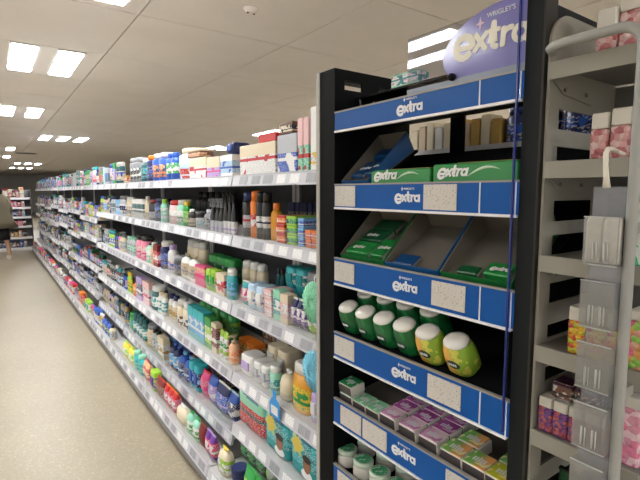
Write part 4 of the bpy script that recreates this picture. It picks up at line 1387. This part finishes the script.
small_carton(.024, .758, .042, .040, .022, P_lgreen, 'mint-green gum carton leftmost in the front of the carton tray', 'green gum cartons', )
small_carton(.024, .714, .040, .040, .020, P_lgreen, 'mint-green gum carton in the middle of the front green three', 'green gum cartons')
small_carton(.024, .672, .039, .040, .020, P_lgreen, 'mint-green gum carton touching the lilac cartons at the front', 'green gum cartons')
small_carton(.024, .758, .043, .040, .022, P_dgreen, 'darker green gum carton lying on top of the leftmost mint-green one', 'green gum cartons', up=.0231)
cols_ = [(395, 0), (415, 1), (436, 2)]
for p, ci in cols_:
    y = yat(p, .63, 1.068) + .004
    for j in range(4):
        small_carton(.022 + .037 * j, y, .043, .035, .026, P_lpurp if j == 0 else P_purp,
                     f'{("front lilac", "second purple", "third purple", "rearmost purple")[j]} gum carton in the {("left", "middle", "right")[ci]} purple column', 'purple gum cartons in columns')
for (p, j, top, lb) in ((458, 0, P_orng, 'orange and green gum carton at the front beside the purple columns'), (460, 1, P_orng, 'orange and green gum carton lying behind the front orange one'),
                        (481, 0, P_orng, 'orange and green gum carton at the front directly left of the yellow carton'), (505, 0, P_yel, 'yellow gum carton at the front corner beside the near post'),
                        (503, 1, P_orng, 'orange and green gum carton lying behind the yellow one by the near post')):
    small_carton(.022 + .042 * j, yat(p, .63, 1.068), .044, .039, .026, top, lb, 'orange and yellow gum cartons')

# level 5: white gum jars with green lids
M_jar = plain('gum_jar_white', (.62, .60, .55), .3)
M_jlid = face_print('jar_lid_green', (.05, .38, .16), (.10, .45, .22), (.60, .80, .65), 120)
zj = levels[5][0] - .009
for i, p in enumerate((347.5, 363.5, 380, 397, 415, 434)):
    o = empty('gum_jar', (.634, yat(p, .634, .92), zj))
    if i == 0:
        b = MB(); b.lathe([(.021, 0), (.0225, .003), (.0225, .020), (.019, .027)], 24)
        r = MB(); r.lathe([(.0222, .0272), (.0226, .036), (.0205, .038)], 24)
        l = MB(); l.lathe([(.0175, .038), (.0175, .0386)], 24)
        jm = [('body', b.mesh('body', M_jar)), ('lid', r.mesh('lid', plain('gum_jar_lid_rim', (.62, .74, .62), .35))), ('printed_lid', l.mesh('printed_lid', M_jlid))]
    for pn, me in jm:
        link(pn, me, o)
    tag(o, f'{("leftmost", "second from left", "third from left", "fourth from left", "fifth from left", "rightmost")[i]} white gum jar with green lid low on gum stand', 'gum jar', 'white gum jars with green lids')
for i, p in enumerate((366, 386, 406)):
    o = empty('gum_jar', (.693, yat(p, .693, .92), zj + .001))
    for pn, me in jm:
        link(pn, me, o)
    tag(o, f'{("left", "middle", "right")[i]} white gum jar in the shaded rear row low on gum stand', 'gum jar', 'white gum jars with green lids')

# ---------------------------------------------------------------- rack seen through the gum stand
rack = empty('rear_rack', (.90, .5, 0))
tag(rack, 'grey shelving rack seen through the open back of the gum stand', 'rack')
def RK(mb, nm, m): return S(mb, nm, m, rack, (.90, .5, 0))
mb = MB(); mb.box(.89, 1.12, .05, .86, 1.555, 1.57); RK(mb, 'shelf', M_lgrey)
mb = MB(); mb.box(.885, .889, .05, .86, 1.555, 1.603); RK(mb, 'shelf_lip', M_lgrey)
for zz in (1.40, 1.25, 1.1, .6):
    mb = MB(); mb.box(.89, 1.12, .05, .86, zz - .012, zz); RK(mb, 'shelf', M_blk)
for y in (.05, .845):
    mb = MB(); mb.box(1.10, 1.12, y, y + .015, 0, 1.75); RK(mb, 'post', M_lgrey)
    mb = MB(); mb.box(.90, .92, y, y + .015, 0, 1.555); RK(mb, 'post', M_lgrey)
for i in range(10):
    y = .835 - i * .026
    put('carton', .024, .05, .085 + .006 * (i % 3), [pack(('cream', 'beige', 'cream', 'white', 'cream', 'gold', 'beige', 'gold', 'cream', 'gold')[i]), M_cap('cream')], (.92, y, 1.571),
        f'{OX[i]} from left in the row of cream and gold cartons behind the gum stand', 'cream and gold cartons behind the gum stand', name='sweet_carton', cat='box')
M_tin = pack('navy', 'blue', 'navy', .1, .8, seed=2, scale=50)
for i in range(8):
    put('can', .056, .056, .112, [M_tin, M_cap('navy')], (.926, .562 - i * .062, 1.571), f'{OX[i]} from left in the row of navy tins behind the stand and mint rack', 'navy tins behind the stand', name='sweet_tin', cat='tin')
for lv, zz in enumerate((1.40, 1.25, 1.1)):
    for i in range(5):
        put('wipes', .11, .08, .09, [pack(('navy', 'purple', 'dark-green')[lv], 'black', 'navy', .2, .7, seed=i), M_cap('navy')], (.95, .60 - i * .12, zz + .001),
            f'{OX[i]} from left of dark {("navy", "purple", "green")[lv]} packs on the rack behind mint stand', 'dark packs on the rear rack', name='sweet_pack', cat='pack')

# ---------------------------------------------------------------- mint rack
M_tt = plain('mint_rack_grey', (.30, .285, .242), .5, spec=.3)
M_ttd = plain('mint_rack_shelf', (.20, .195, .18), .5, spec=.3)
M_bolt = plain('bolt', (.2, .19, .18), .4, .5)
mr = empty('mint_rack', (.60, .27, 0))
tag(mr, 'beige-grey metal mint rack with slotted side panel and tubular guard, nearest at the edge', 'rack')
def MR(mb, nm, m, par=mr): return S(mb, nm, m, par, (.60, .27, 0))
SL = [(1.585, 1.612), (1.543, 1.562), (1.459, 1.488), (1.410, 1.440), (1.343, 1.372), (1.292, 1.312), (1.228, 1.250), (1.175, 1.195), (1.10, 1.13), (1.04, 1.07)]
XA, XB, XC, XD = .606, .634, .748, .84
mb = MB()
mb.box(XA, XB, .330, .3335, 0, 1.690); mb.box(XC, XD, .330, .3335, 0, 1.690)
zc = 0
for a, c in sorted(SL):
    mb.box(XB, XC, .330, .3335, zc, a); zc = c
mb.box(XB, XC, .330, .3335, zc, 1.690)
top = [(XA, 1.690)] + [(XA + .045 - .045 * math.cos(R(q)), 1.690 + .045 * math.sin(R(q))) for q in range(15, 91, 15)] + [(XD, 1.735), (XD, 1.690)]
b0 = len(mb.v)
for y in (.330, .3335):
    for x, z in top: mb.v.append(Vector((x, y, z)))
n = len(top)
mb.face([b0 + i for i in range(n)]); mb.face([b0 + n + i for i in range(n)][::-1])
for i in range(n):
    j = (i + 1) % n; mb.face([b0 + j, b0 + i, b0 + n + i, b0 + n + j])
MR(mb, 'side_panel', M_tt)
M_priceg = paper_ticket('mint_strip_lilac', (.30, .29, .36), (.20, .19, .25), 20, 60, .7)
MZ = [1.667, 1.540, 1.415, 1.290, 1.168, 1.045, .92]
for i, z in enumerate(MZ):
    mb = MB(); mb.box(.604, .80, .196, .329, z - .004, z - .002); sh = MR(mb, 'shelf', M_ttd)
    mb = MB(); mb.box(.600, .604, .196, .329, z - .022, z); MR(mb, 'shelf_lip', M_tt, sh)
    mb = MB(); mb.box(.604, .80, .192, .196, z - .022, z); MR(mb, 'side_strip', M_priceg, sh)
    mb = MB(); mb.v += [Vector(p) for p in ((.612, .3285, z - .022), (.72, .3285, z - .022), (.72, .3285, z - .043), (.64, .3285, z - .036), (.612, .327, z - .022), (.72, .327, z - .022), (.72, .327, z - .043), (.64, .327, z - .036))]
    mb.face([0, 1, 2, 3]); mb.face([7, 6, 5, 4])
    for q in range(4):
        r_ = (q + 1) % 4; mb.face([r_, q, q + 4, r_ + 4])
    MR(mb, 'bracket', M_tt, sh)
    for xx in (.64, .70):
        mb = MB(); mb.tube([(xx, .327, z - .030), (xx, .3245, z - .030)], .0028, 8); MR(mb, 'bolt', M_bolt, sh)
mb = MB(); mb.box(.80, .806, .192, .3335, 0, 1.66); MR(mb, 'back_panel', M_ttd)
mb = MB(); mb.box(.61, .80, .196, .329, 0, .08); MR(mb, 'plinth', M_ttd)
path = [(.598, .3225, 1.678), (.582, .318, 1.678), (.573, .308, 1.678), (.57, .295, 1.678), (.57, .236, 1.678)]
for q in range(0, 91, 15):
    path.append((.57, .2345 - .024 * math.sin(R(q)), 1.654 + .024 * math.cos(R(q))))
path += [(.57, .2105, 1.5), (.57, .2100, 1.2), (.57, .2095, .25), (.57, .2105, .012)]
mb = MB(); mb.tube(path, .0058, 12); MR(mb, 'tube_guard', plain('tube_grey', (.33, .33, .31), .35))
mb = MB(); mb.lathe([(.016, 0), (.016, .008), (.009, .012)], 16, (.57, .212, 0)); MR(mb, 'tube_foot', M_blk)
for z in (1.46, 1.27, 1.08):
    mb = MB(); mb.box(.574, .60, .2075, .2125, z - .006, z + .006); MR(mb, 'tube_bracket', M_tt)

# mints
M_lid = plain('mint_lid', (.56, .53, .46), .4)
MI = {
    'pink': mints('mints_pink', [(.62, .34, .32), (.66, .46, .44), (.46, .16, .17), (.58, .30, .30)], 142),
    'fruit': mints('mints_fruit', [(.70, .36, .03), (.62, .10, .05), (.50, .55, .06), (.75, .50, .05), (.60, .12, .12)], 195),
    'berry': mints('mints_berry', [(.22, .06, .20), (.45, .12, .10), (.15, .07, .25), (.40, .07, .16)], 210),
    'hotpink': mints('mints_hot_pink', [(.75, .22, .35), (.80, .55, .60), (.70, .30, .40)], 120),
    'cream': mints('mints_cream', [(.66, .60, .50), (.72, .66, .58)], 90),
    'green': mints('mints_green', [(.10, .52, .26), (.70, .74, .66), (.72, .76, .68)], 67),
    'multi': mints('mints_multi', [(.75, .36, .10), (.72, .16, .26), (.32, .60, .10), (.80, .40, .30)], 127),
    'white': mints('mints_white', [(.70, .66, .62), (.66, .54, .50)], 45)}


def mint_box(x, y, z, w, d, h, kind, label, group, lidfrac=.28):
    o = empty('mint_box', (x, y, z))
    key = ('mint', kind, round(w, 4), round(d, 4), round(h, 4), lidfrac)
    if key not in PM:
        b = MB(); bevbox(b, d, w, 0, h * (1 - lidfrac), .0022)
        l = MB()
        def rr(f, zz): return [(px * d * f / 2, py * w * f / 2, zz) for px, py in ((-1, -.86), (-.86, -1), (.86, -1), (1, -.86), (1, .86), (.86, 1), (-.86, 1), (-1, .86))]
        l.rings([rr(.97, h * (1 - lidfrac)), rr(1.0, h * (1 - lidfrac) + .001), rr(.97, h - .002), rr(.93, h)], sm=False)
        l.box(-d * .12, d * .2, -w * .3, w * .3, h, h + .0008)
        PM[key] = [('sweet_box', b.mesh('sweet_box', MI[kind])), ('lid', l.mesh('lid', M_lid))]
    for pn, me in PM[key]:
        link(pn, me, o)
    tag(o, label, 'mint box', group)


mint_box(.632, .2690, 1.5395, .021, .034, .057, 'pink', 'pink mint box on the second mint shelf, left of another pink box', 'pink mint boxes on the second mint shelf', .33)
mint_box(.632, .2455, 1.5395, .023, .034, .060, 'pink', 'pink mint box on the second mint shelf, just above the white hook', 'pink mint boxes on the second mint shelf', .33)
mint_box(.632, .2200, 1.5395, .022, .034, .058, 'pink', 'pink mint box on the second mint shelf, behind the tube guard', 'pink mint boxes on the second mint shelf', .33)
for i, (x, y, hh) in enumerate(((.640, .272, .055), (.645, .247, .082), (.645, .2175, .090), (.69, .262, .08), (.69, .232, .095))):
    mint_box(x, y, 1.6665, .023 if i == 0 else .0265, .036, hh, 'pink', ['short cream-lidded pink mint box on the topmost shelf at the left end', 'taller pink mint box on the topmost shelf, right of the short one', 'tall pink mint box on the topmost shelf, nearest the tube guard', 'pink mint box at the back of the topmost shelf, left one', 'pink mint box at the back of the topmost shelf, right one'][i], 'pink mint boxes on the topmost shelf', .42)
for i, y in enumerate((.281, .258, .2345)):
    mint_box(.628, y, 1.288, .0215, .034, .063, 'fruit', ['orange and yellow mint box left of the clear clip strip, fourth mint shelf', 'orange and yellow mint box half behind the clear clip strip, fourth mint shelf', 'orange and yellow mint box behind the clear clip strip and tube, fourth shelf'][i], 'fruit mint boxes on the fourth mint shelf', .28)
for i, y in enumerate((.316, .2955, .275, .2545, .234)):
    mint_box(.626, y, 1.166, .0195, .03, .050, 'berry', f'{("leftmost", "second from left", "middle", "fourth from left", "rightmost")[i]} of five dark berry mint boxes on fifth mint shelf', 'berry mint boxes on the fifth mint shelf', .27)
for i, y in enumerate((.298, .268)):
    put('carton', .028, .03, .022, [pack('plum', 'brown', 'black', .1, .8, seed=i, scale=90), M_cap('plum')], (.634, y, 1.2175), f'{("left", "right")[i]} dark plum carton lying on top of the berry mint boxes', 'purple cartons on the berry boxes', name='mint_carton', cat='box')
for i, y in enumerate((.300, .272)):
    put('pouch', .03, .014, .055, [pack('dark-green', 'green', 'black', .2, .6, seed=i, scale=70), M_cap('black')], (.66, y, 1.0435), f'{("left", "right")[i]} dark green gum pouch on the sixth mint shelf', 'dark green pouches on the sixth mint shelf', name='gum_pouch', cat='pouch')
put('pouch', .03, .02, .05, [pack('navy', 'black', 'purple', .2, .7), M_cap('navy')], (.68, .29, 1.413), 'dark navy pouch inside the third mint shelf, left one', 'dark pouches on third mint shelf', name='gum_pouch', cat='pouch')
put('pouch', .03, .02, .05, [pack('navy', 'purple', 'black', .2, .7), M_cap('navy')], (.70, .255, 1.413), 'dark navy pouch inside the third mint shelf, right one', 'dark pouches on third mint shelf', name='gum_pouch', cat='pouch')
# boxes along the near side of the rack, right of the tube
for z, kind, hh, nm in ((1.413, 'green', .075, 'green and white'), (1.288, 'multi', .072, 'multicoloured'), (1.166, 'hotpink', .088, 'hot pink')):
    for i in range(4):
        mint_box(.632 + i * .038, .2025 + .0105 if z != 1.288 else .2130, z, .021, .034, hh, kind, f'{("first", "second", "third", "fourth")[i]} {nm} mint box from the tube along mint rack side', f'{nm} mint boxes on the near side', .16)

# clear clip strip hanging from a white hook
cs = empty('clip_strip', (.566, .232, 1.50))
tag(cs, 'clear plastic clip strip with empty pockets hanging from a white hook on mint rack', 'clip strip')
def CS(mb, nm, m, par=cs): return S(mb, nm, m, par, (.566, .232, 1.50))
M_sheet = clear('clip_sheet', (.95, .95, .95), haze=.34, hazecol=(.36, .38, .42), rough=.12)
M_pock = clear('clip_pocket', (.96, .96, .96), haze=.22, hazecol=(.42, .42, .40), rough=.08)
M_rim = clear('clip_rim', (.95, .95, .95), haze=.5, hazecol=(.7, .7, .67))
mb = MB(); mb.box(.5745, .5755, .2172, .2535, .55, 1.506); CS(mb, 'back_sheet', M_sheet)
zp = 1.472
k = 0
while zp > .60:
    mb = MB()
    mb.box(.556, .557, .2172, .2535, zp - .054, zp)
    mb.box(.557, .5745, .2172, .2180, zp - .054, zp); mb.box(.557, .5745, .2527, .2535, zp - .054, zp)
    mb.box(.557, .5745, .2180, .2527, zp - .055, zp - .054)
    pk = CS(mb, 'pocket', M_pock)
    mb = MB(); mb.box(.5555, .5573, .2168, .2539, zp - .0006, zp + .0006); CS(mb, 'pocket_rim', M_rim, pk)
    mb = MB(); mb.box(.5555, .5573, .2168, .2539, zp - .0552, zp - .054); CS(mb, 'pocket_rim', M_rim, pk)
    mb = MB()
    for yy_ in (.2425, .2305):
        mb.tube([(.5553, yy_, zp - .050), (.5553, yy_, zp - .028)], .0013, 6)
        mb.tube([(.5553, yy_ - .004, zp - .050), (.5553, yy_ - .004, zp - .028)], .0008, 6)
    CS(mb, 'prong', M_rim, pk)
    zp -= .0735
    k += 1
mb = MB(); mb.tube([(.584, .235, 1.546), (.572, .2345, 1.5475), (.560, .2345, 1.5475), (.5555, .2345, 1.543), (.556, .2345, 1.530), (.560, .2345, 1.515), (.562, .2345, 1.505)], [.0022, .0024, .0026, .0028, .0026, .003, .0042], 10)
mb.tube([(.5845, .235, 1.546), (.604, .235, 1.5435)], .0022, 8)
CS(mb, 'hook', plain('hook_white', (.72, .68, .58), .4))
# pale sachets filling the topmost pocket
for i in range(2):
    y = .2445 - i * .0182
    o = empty('sachet', (.5655, y, 1.4195))
    mb = MB(); mb.rings([sring(.0170, .011, 0, 16, 4), sring(.0178, .013, .003, 16, 4), sring(.0178, .013, .046, 16, 4), sring(.0170, .004, .051, 16, 4)])
    mb.build('sachet_body', plain('sachet_cream', (.78, .74, .64), .5, noise=.12, nscale=90), o)
    mb = MB(); mb.box(-.001, .001, -.0082, .0082, .051, .0525); mb.build('crimp', M_lid, o)
    tag(o, f'{("left", "right")[i]} pale cream sachet in the topmost pocket of the clip strip', 'sachet', 'pale sachets in the clip strip')

# ---------------------------------------------------------------- shelving across the far end of the aisle
BY = 13.95
M_pin = ['hot-pink', 'red', 'pink', 'dark-red', 'pale-pink', 'blue', 'navy', 'gold', 'cream', 'peach', 'brown', 'black']
for ui, (xa, xb) in enumerate(((-1.35, -.395), (-.365, .86))):
    t = empty('end_shelving', ((xa + xb) / 2, BY, 0))
    tag(t, ('pale shelving unit across the far end of the aisle behind the person, left unit', 'pale shelving unit across the far end of the aisle, right unit beside the long shelving')[ui], 'shelving unit', 'shelving across the far end')
    w = xb - xa
    mb = MB(); mb.box(-w / 2, w / 2, .30, .33, .05, 1.56); mb.build('back_panel', M_kick, t)
    for sx in (-1, 1):
        mb = MB(); mb.box(sx * w / 2 - .012, sx * w / 2 + .012, -.0, .33, 0, 1.56); mb.build('side_panel', plain('end_side', (.10, .09, .09), .5), t)
    mb = MB(); mb.box(-w / 2 + .013, w / 2 - .013, .0, .29, 0, .06); mb.build('base', M_white, t)
    for si, z in enumerate((.09, .36, .64, .88, 1.12, 1.36)):
        mb = MB(); mb.box(-w / 2 + .014, w / 2 - .014, -.01, .29, z - .025, z); sh = mb.build('shelf', M_white, t)
        mb = MB(); mb.box(-w / 2 + .014, w / 2 - .014, -.016, -.010, z - .05, z + .003); mb.build('ticket_strip', M_lip, sh)
        x = xa + .03
        ci = 0
        pal = [['navy', 'black', 'blue', 'silver'], ['gold', 'amber', 'peach', 'brown'], ['dark-red', 'red', 'pink', 'brown'], ['grey', 'navy', 'dark-red', 'pale-blue'], ['hot-pink', 'pink', 'red', 'pale-pink'], ['hot-pink', 'dark-red', 'pink', 'cream']][si]
        while x < xb - .13:
            base = pal[ci % 4]
            shp = ('carton', 'bottle', 'can', 'flipbottle')[(ci + si) % 4]
            wd = .10 if shp == 'carton' else .085
            h = round(rng.uniform(.13, .18), 2)
            o = put(shp, wd - .01, .07, h, [pack(base, rng.choice(['white', 'cream', 'pale-pink', 'silver']), base, seed=ci % 5), M_cap(rng.choice(['white', 'black', base]))], (x + wd / 2, BY + .05, z + .001),
                    f'{base} {NOUN[shp]}, {NUM[ci + 1]} along from left, {("bottom", "fifth", "fourth", "third", "second", "top")[si]} shelf, {("left", "right")[ui]} end unit',
                    None, False, rz=math.pi / 2)
            x += wd; ci += 1
            if ci > 11: break
    # stock standing on top of the unit
x = -.30
for i in range(9):
    put('carton', .10, .10, round(rng.uniform(.16, .30), 2), [pack(('cream', 'white', 'hot-pink', 'pink', 'red', 'dark-red', 'cream', 'pink', 'peach')[i], 'white', 'red', seed=i % 5), M_cap('white')], (-.25 + i * .115, BY + .15, 1.361), f'{("cream", "white", "hot-pink", "pink", "red", "dark-red", "pale cream", "light pink", "peach")[i]} tall carton standing along the rear of the far end shelf top', None, False, rz=math.pi / 2)

# ---------------------------------------------------------------- the shopper at the far end
def skin_mesh(name, pts, edges, rad, mat, sub=2):
    me = bpy.data.meshes.new(name)
    me.from_pydata(pts, edges, [])
    o = bpy.data.objects.new(name, me)
    COL.objects.link(o)
    o.modifiers.new('skin', 'SKIN')
    for i, v in enumerate(me.skin_vertices[0].data):
        r = rad[i]
        v.radius = r if isinstance(r, tuple) else (r, r)
        v.use_root = i == 0
    o.modifiers.new('sub', 'SUBSURF').levels = sub
    o.modifiers['sub'].render_levels = sub
    bpy.context.view_layer.update()
    m2 = bpy.data.meshes.new_from_object(o.evaluated_get(bpy.context.evaluated_depsgraph_get()))
    bpy.data.objects.remove(o)
    m2.materials.clear(); m2.materials.append(mat)
    for p in m2.polygons:
        p.use_smooth = True; p.material_index = 0
    m2.name = name
    return m2


M_skn = plain('skin', (.45, .26, .17), .5)
M_coat = plain('coat_olive', (.12, .098, .058), .8)
M_skirt = plain('dark_skirt', (.012, .010, .012), .8)
M_leg = plain('tan_tights', (.38, .22, .13), .6)
M_hairp = plain('dark_hair', (.018, .010, .007), .6)
M_shoe = plain('pale_shoe', (.50, .44, .36), .5)
per = empty('person', (.13, 12.55, 0), (0, 0, R(200)))
tag(per, 'dark-haired person in olive coat and dark skirt walking at the far end of aisle', 'person')
# local: faces -y, x to the side
pts = [(0, 0, .92), (0, 0, 1.08), (0, -.01, 1.26), (0, 0, 1.38), (0, -.01, 1.46), (0, -.02, 1.54), (0, -.025, 1.62),
       (.17, 0, 1.37), (.22, .03, 1.12), (.22, -.03, .90), (.22, -.07, .80), (-.17, 0, 1.37), (-.22, -.02, 1.12), (-.22, -.10, .92), (-.22, -.14, .83),
       (.09, 0, .86), (.09, -.06, .48), (.09, -.02, .09), (.09, -.13, .035), (-.09, 0, .86), (-.09, .10, .48), (-.09, .24, .12), (-.09, .14, .035)]
ed = [(0, 1), (1, 2), (2, 3), (3, 4), (4, 5), (5, 6), (3, 7), (7, 8), (8, 9), (9, 10), (3, 11), (11, 12), (12, 13), (13, 14), (0, 15), (15, 16), (16, 17), (17, 18), (0, 19), (19, 20), (20, 21), (21, 22)]
rad = [.14, .12, (.15, .11), (.13, .09), .05, .085, .075, .06, .045, .035, .03, .06, .045, .035, .03, .085, .058, .04, .035, .085, .058, .04, .035]
link('body', skin_mesh('body', pts, ed, rad, M_leg), per)
head = MB()
head.rings([sring(.07, .10, 1.47, 16), sring(.12, .15, 1.51, 16), sring(.145, .185, 1.57, 16), sring(.14, .18, 1.63, 16), sring(.09, .11, 1.685, 16)])
head.box(-.012, .012, -.01, .01, 1.4, 1.42)
for p in head.v:
    p.x, p.y = p.y, p.x - .02
hd = head.build('head', M_skn, per)
fc = MB(); fc.tube([(0, -.108, 1.59), (0, -.135, 1.565), (0, -.118, 1.56)], .012, 8); fc.build('nose', M_skn, hd)
for sx in (-1, 1):
    e = MB(); e.lathe([(.002, -.011), (.010, -.004), (.010, .004), (.002, .011)], 10, (sx * .033, -.100, 1.60)); e.build('eye', M_hairp, hd)
    e = MB(); e.rings([sring(.02, .04, 1.555, 10), sring(.03, .05, 1.58, 10), sring(.02, .04, 1.615, 10)])
    for p in e.v:
        p.x, p.y = p.y + sx * .075, p.x
    e.build('ear', M_skn, hd)
e = MB(); e.box(-.024, .024, -.104, -.098, 1.525, 1.533); e.build('mouth', plain('lips', (.35, .10, .09), .5), hd)
hr = MB()
hr.rings([[(x * 1.0, y + .015, z) for y, x, z in sring(.185, .12, 1.42, 18)], [(x, y + .03, z) for y, x, z in sring(.20, .15, 1.50, 18)], [(x, y + .018, z) for y, x, z in sring(.19, .19, 1.60, 18)], [(x, y + .002, z) for y, x, z in sring(.18, .215, 1.655, 18)], [(x, y, z) for y, x, z in sring(.12, .15, 1.705, 18)], [(x, y, z) for y, x, z in sring(.03, .04, 1.718, 18)]])
for p in hr.v:
    if p.y < -.07 and p.z < 1.64:
        p.y = -.06
hr.build('hair', M_hairp, per)
ct = MB()
ct.rings([[(x, y, z) for y, x, z in sring(w_, d_, z_, 24, 2.4)] for w_, d_, z_ in ((.74, .66, .70), (.60, .52, .85), (.44, .36, 1.05), (.46, .32, 1.25), (.42, .27, 1.37), (.22, .18, 1.44), (.15, .15, 1.46))])
ct.build('coat', M_coat, per)
for sx in (-1, 1):
    sl = MB()
    a = [(.17, 0, 1.385), (.235, .03, 1.12), (.235, -.03, .89)] if sx > 0 else [(-.17, 0, 1.385), (-.235, -.02, 1.12), (-.235, -.10, .90)]
    sl.tube(a, [.085, .07, .06], 14); sl.build('sleeve', M_coat, per)
sk = MB(); sk.rings([[(x, y, z) for y, x, z in sring(w_, d_, z_, 24)] for w_, d_, z_ in ((.40, .46, .44), (.38, .40, .6), (.36, .34, .80))]); sk.build('skirt', M_skirt, per)
for (x, y) in ((.09, -.075), (-.09, .19)):
    s2 = MB(); s2.rings([[(x + px, y + py, z) for py, px, z in sring(w_, d_, z_, 16, 2.4)] for w_, d_, z_ in ((.09, .26, 0), (.095, .265, .025), (.085, .20, .06), (.08, .10, .095))]); s2.build('shoe', M_shoe, per)

# ---------------------------------------------------------------- view
w = bpy.data.worlds.new('world'); scene.world = w
w.use_nodes = True
w.node_tree.nodes['Background'].inputs['Color'].default_value = (.02, .02, .02, 1)
scene.view_settings.view_transform = 'Standard'
scene.view_settings.look = 'None'
scene.view_settings.exposure = 1.4
scene.view_settings.gamma = 1.0
scene.view_settings.use_curve_mapping = False
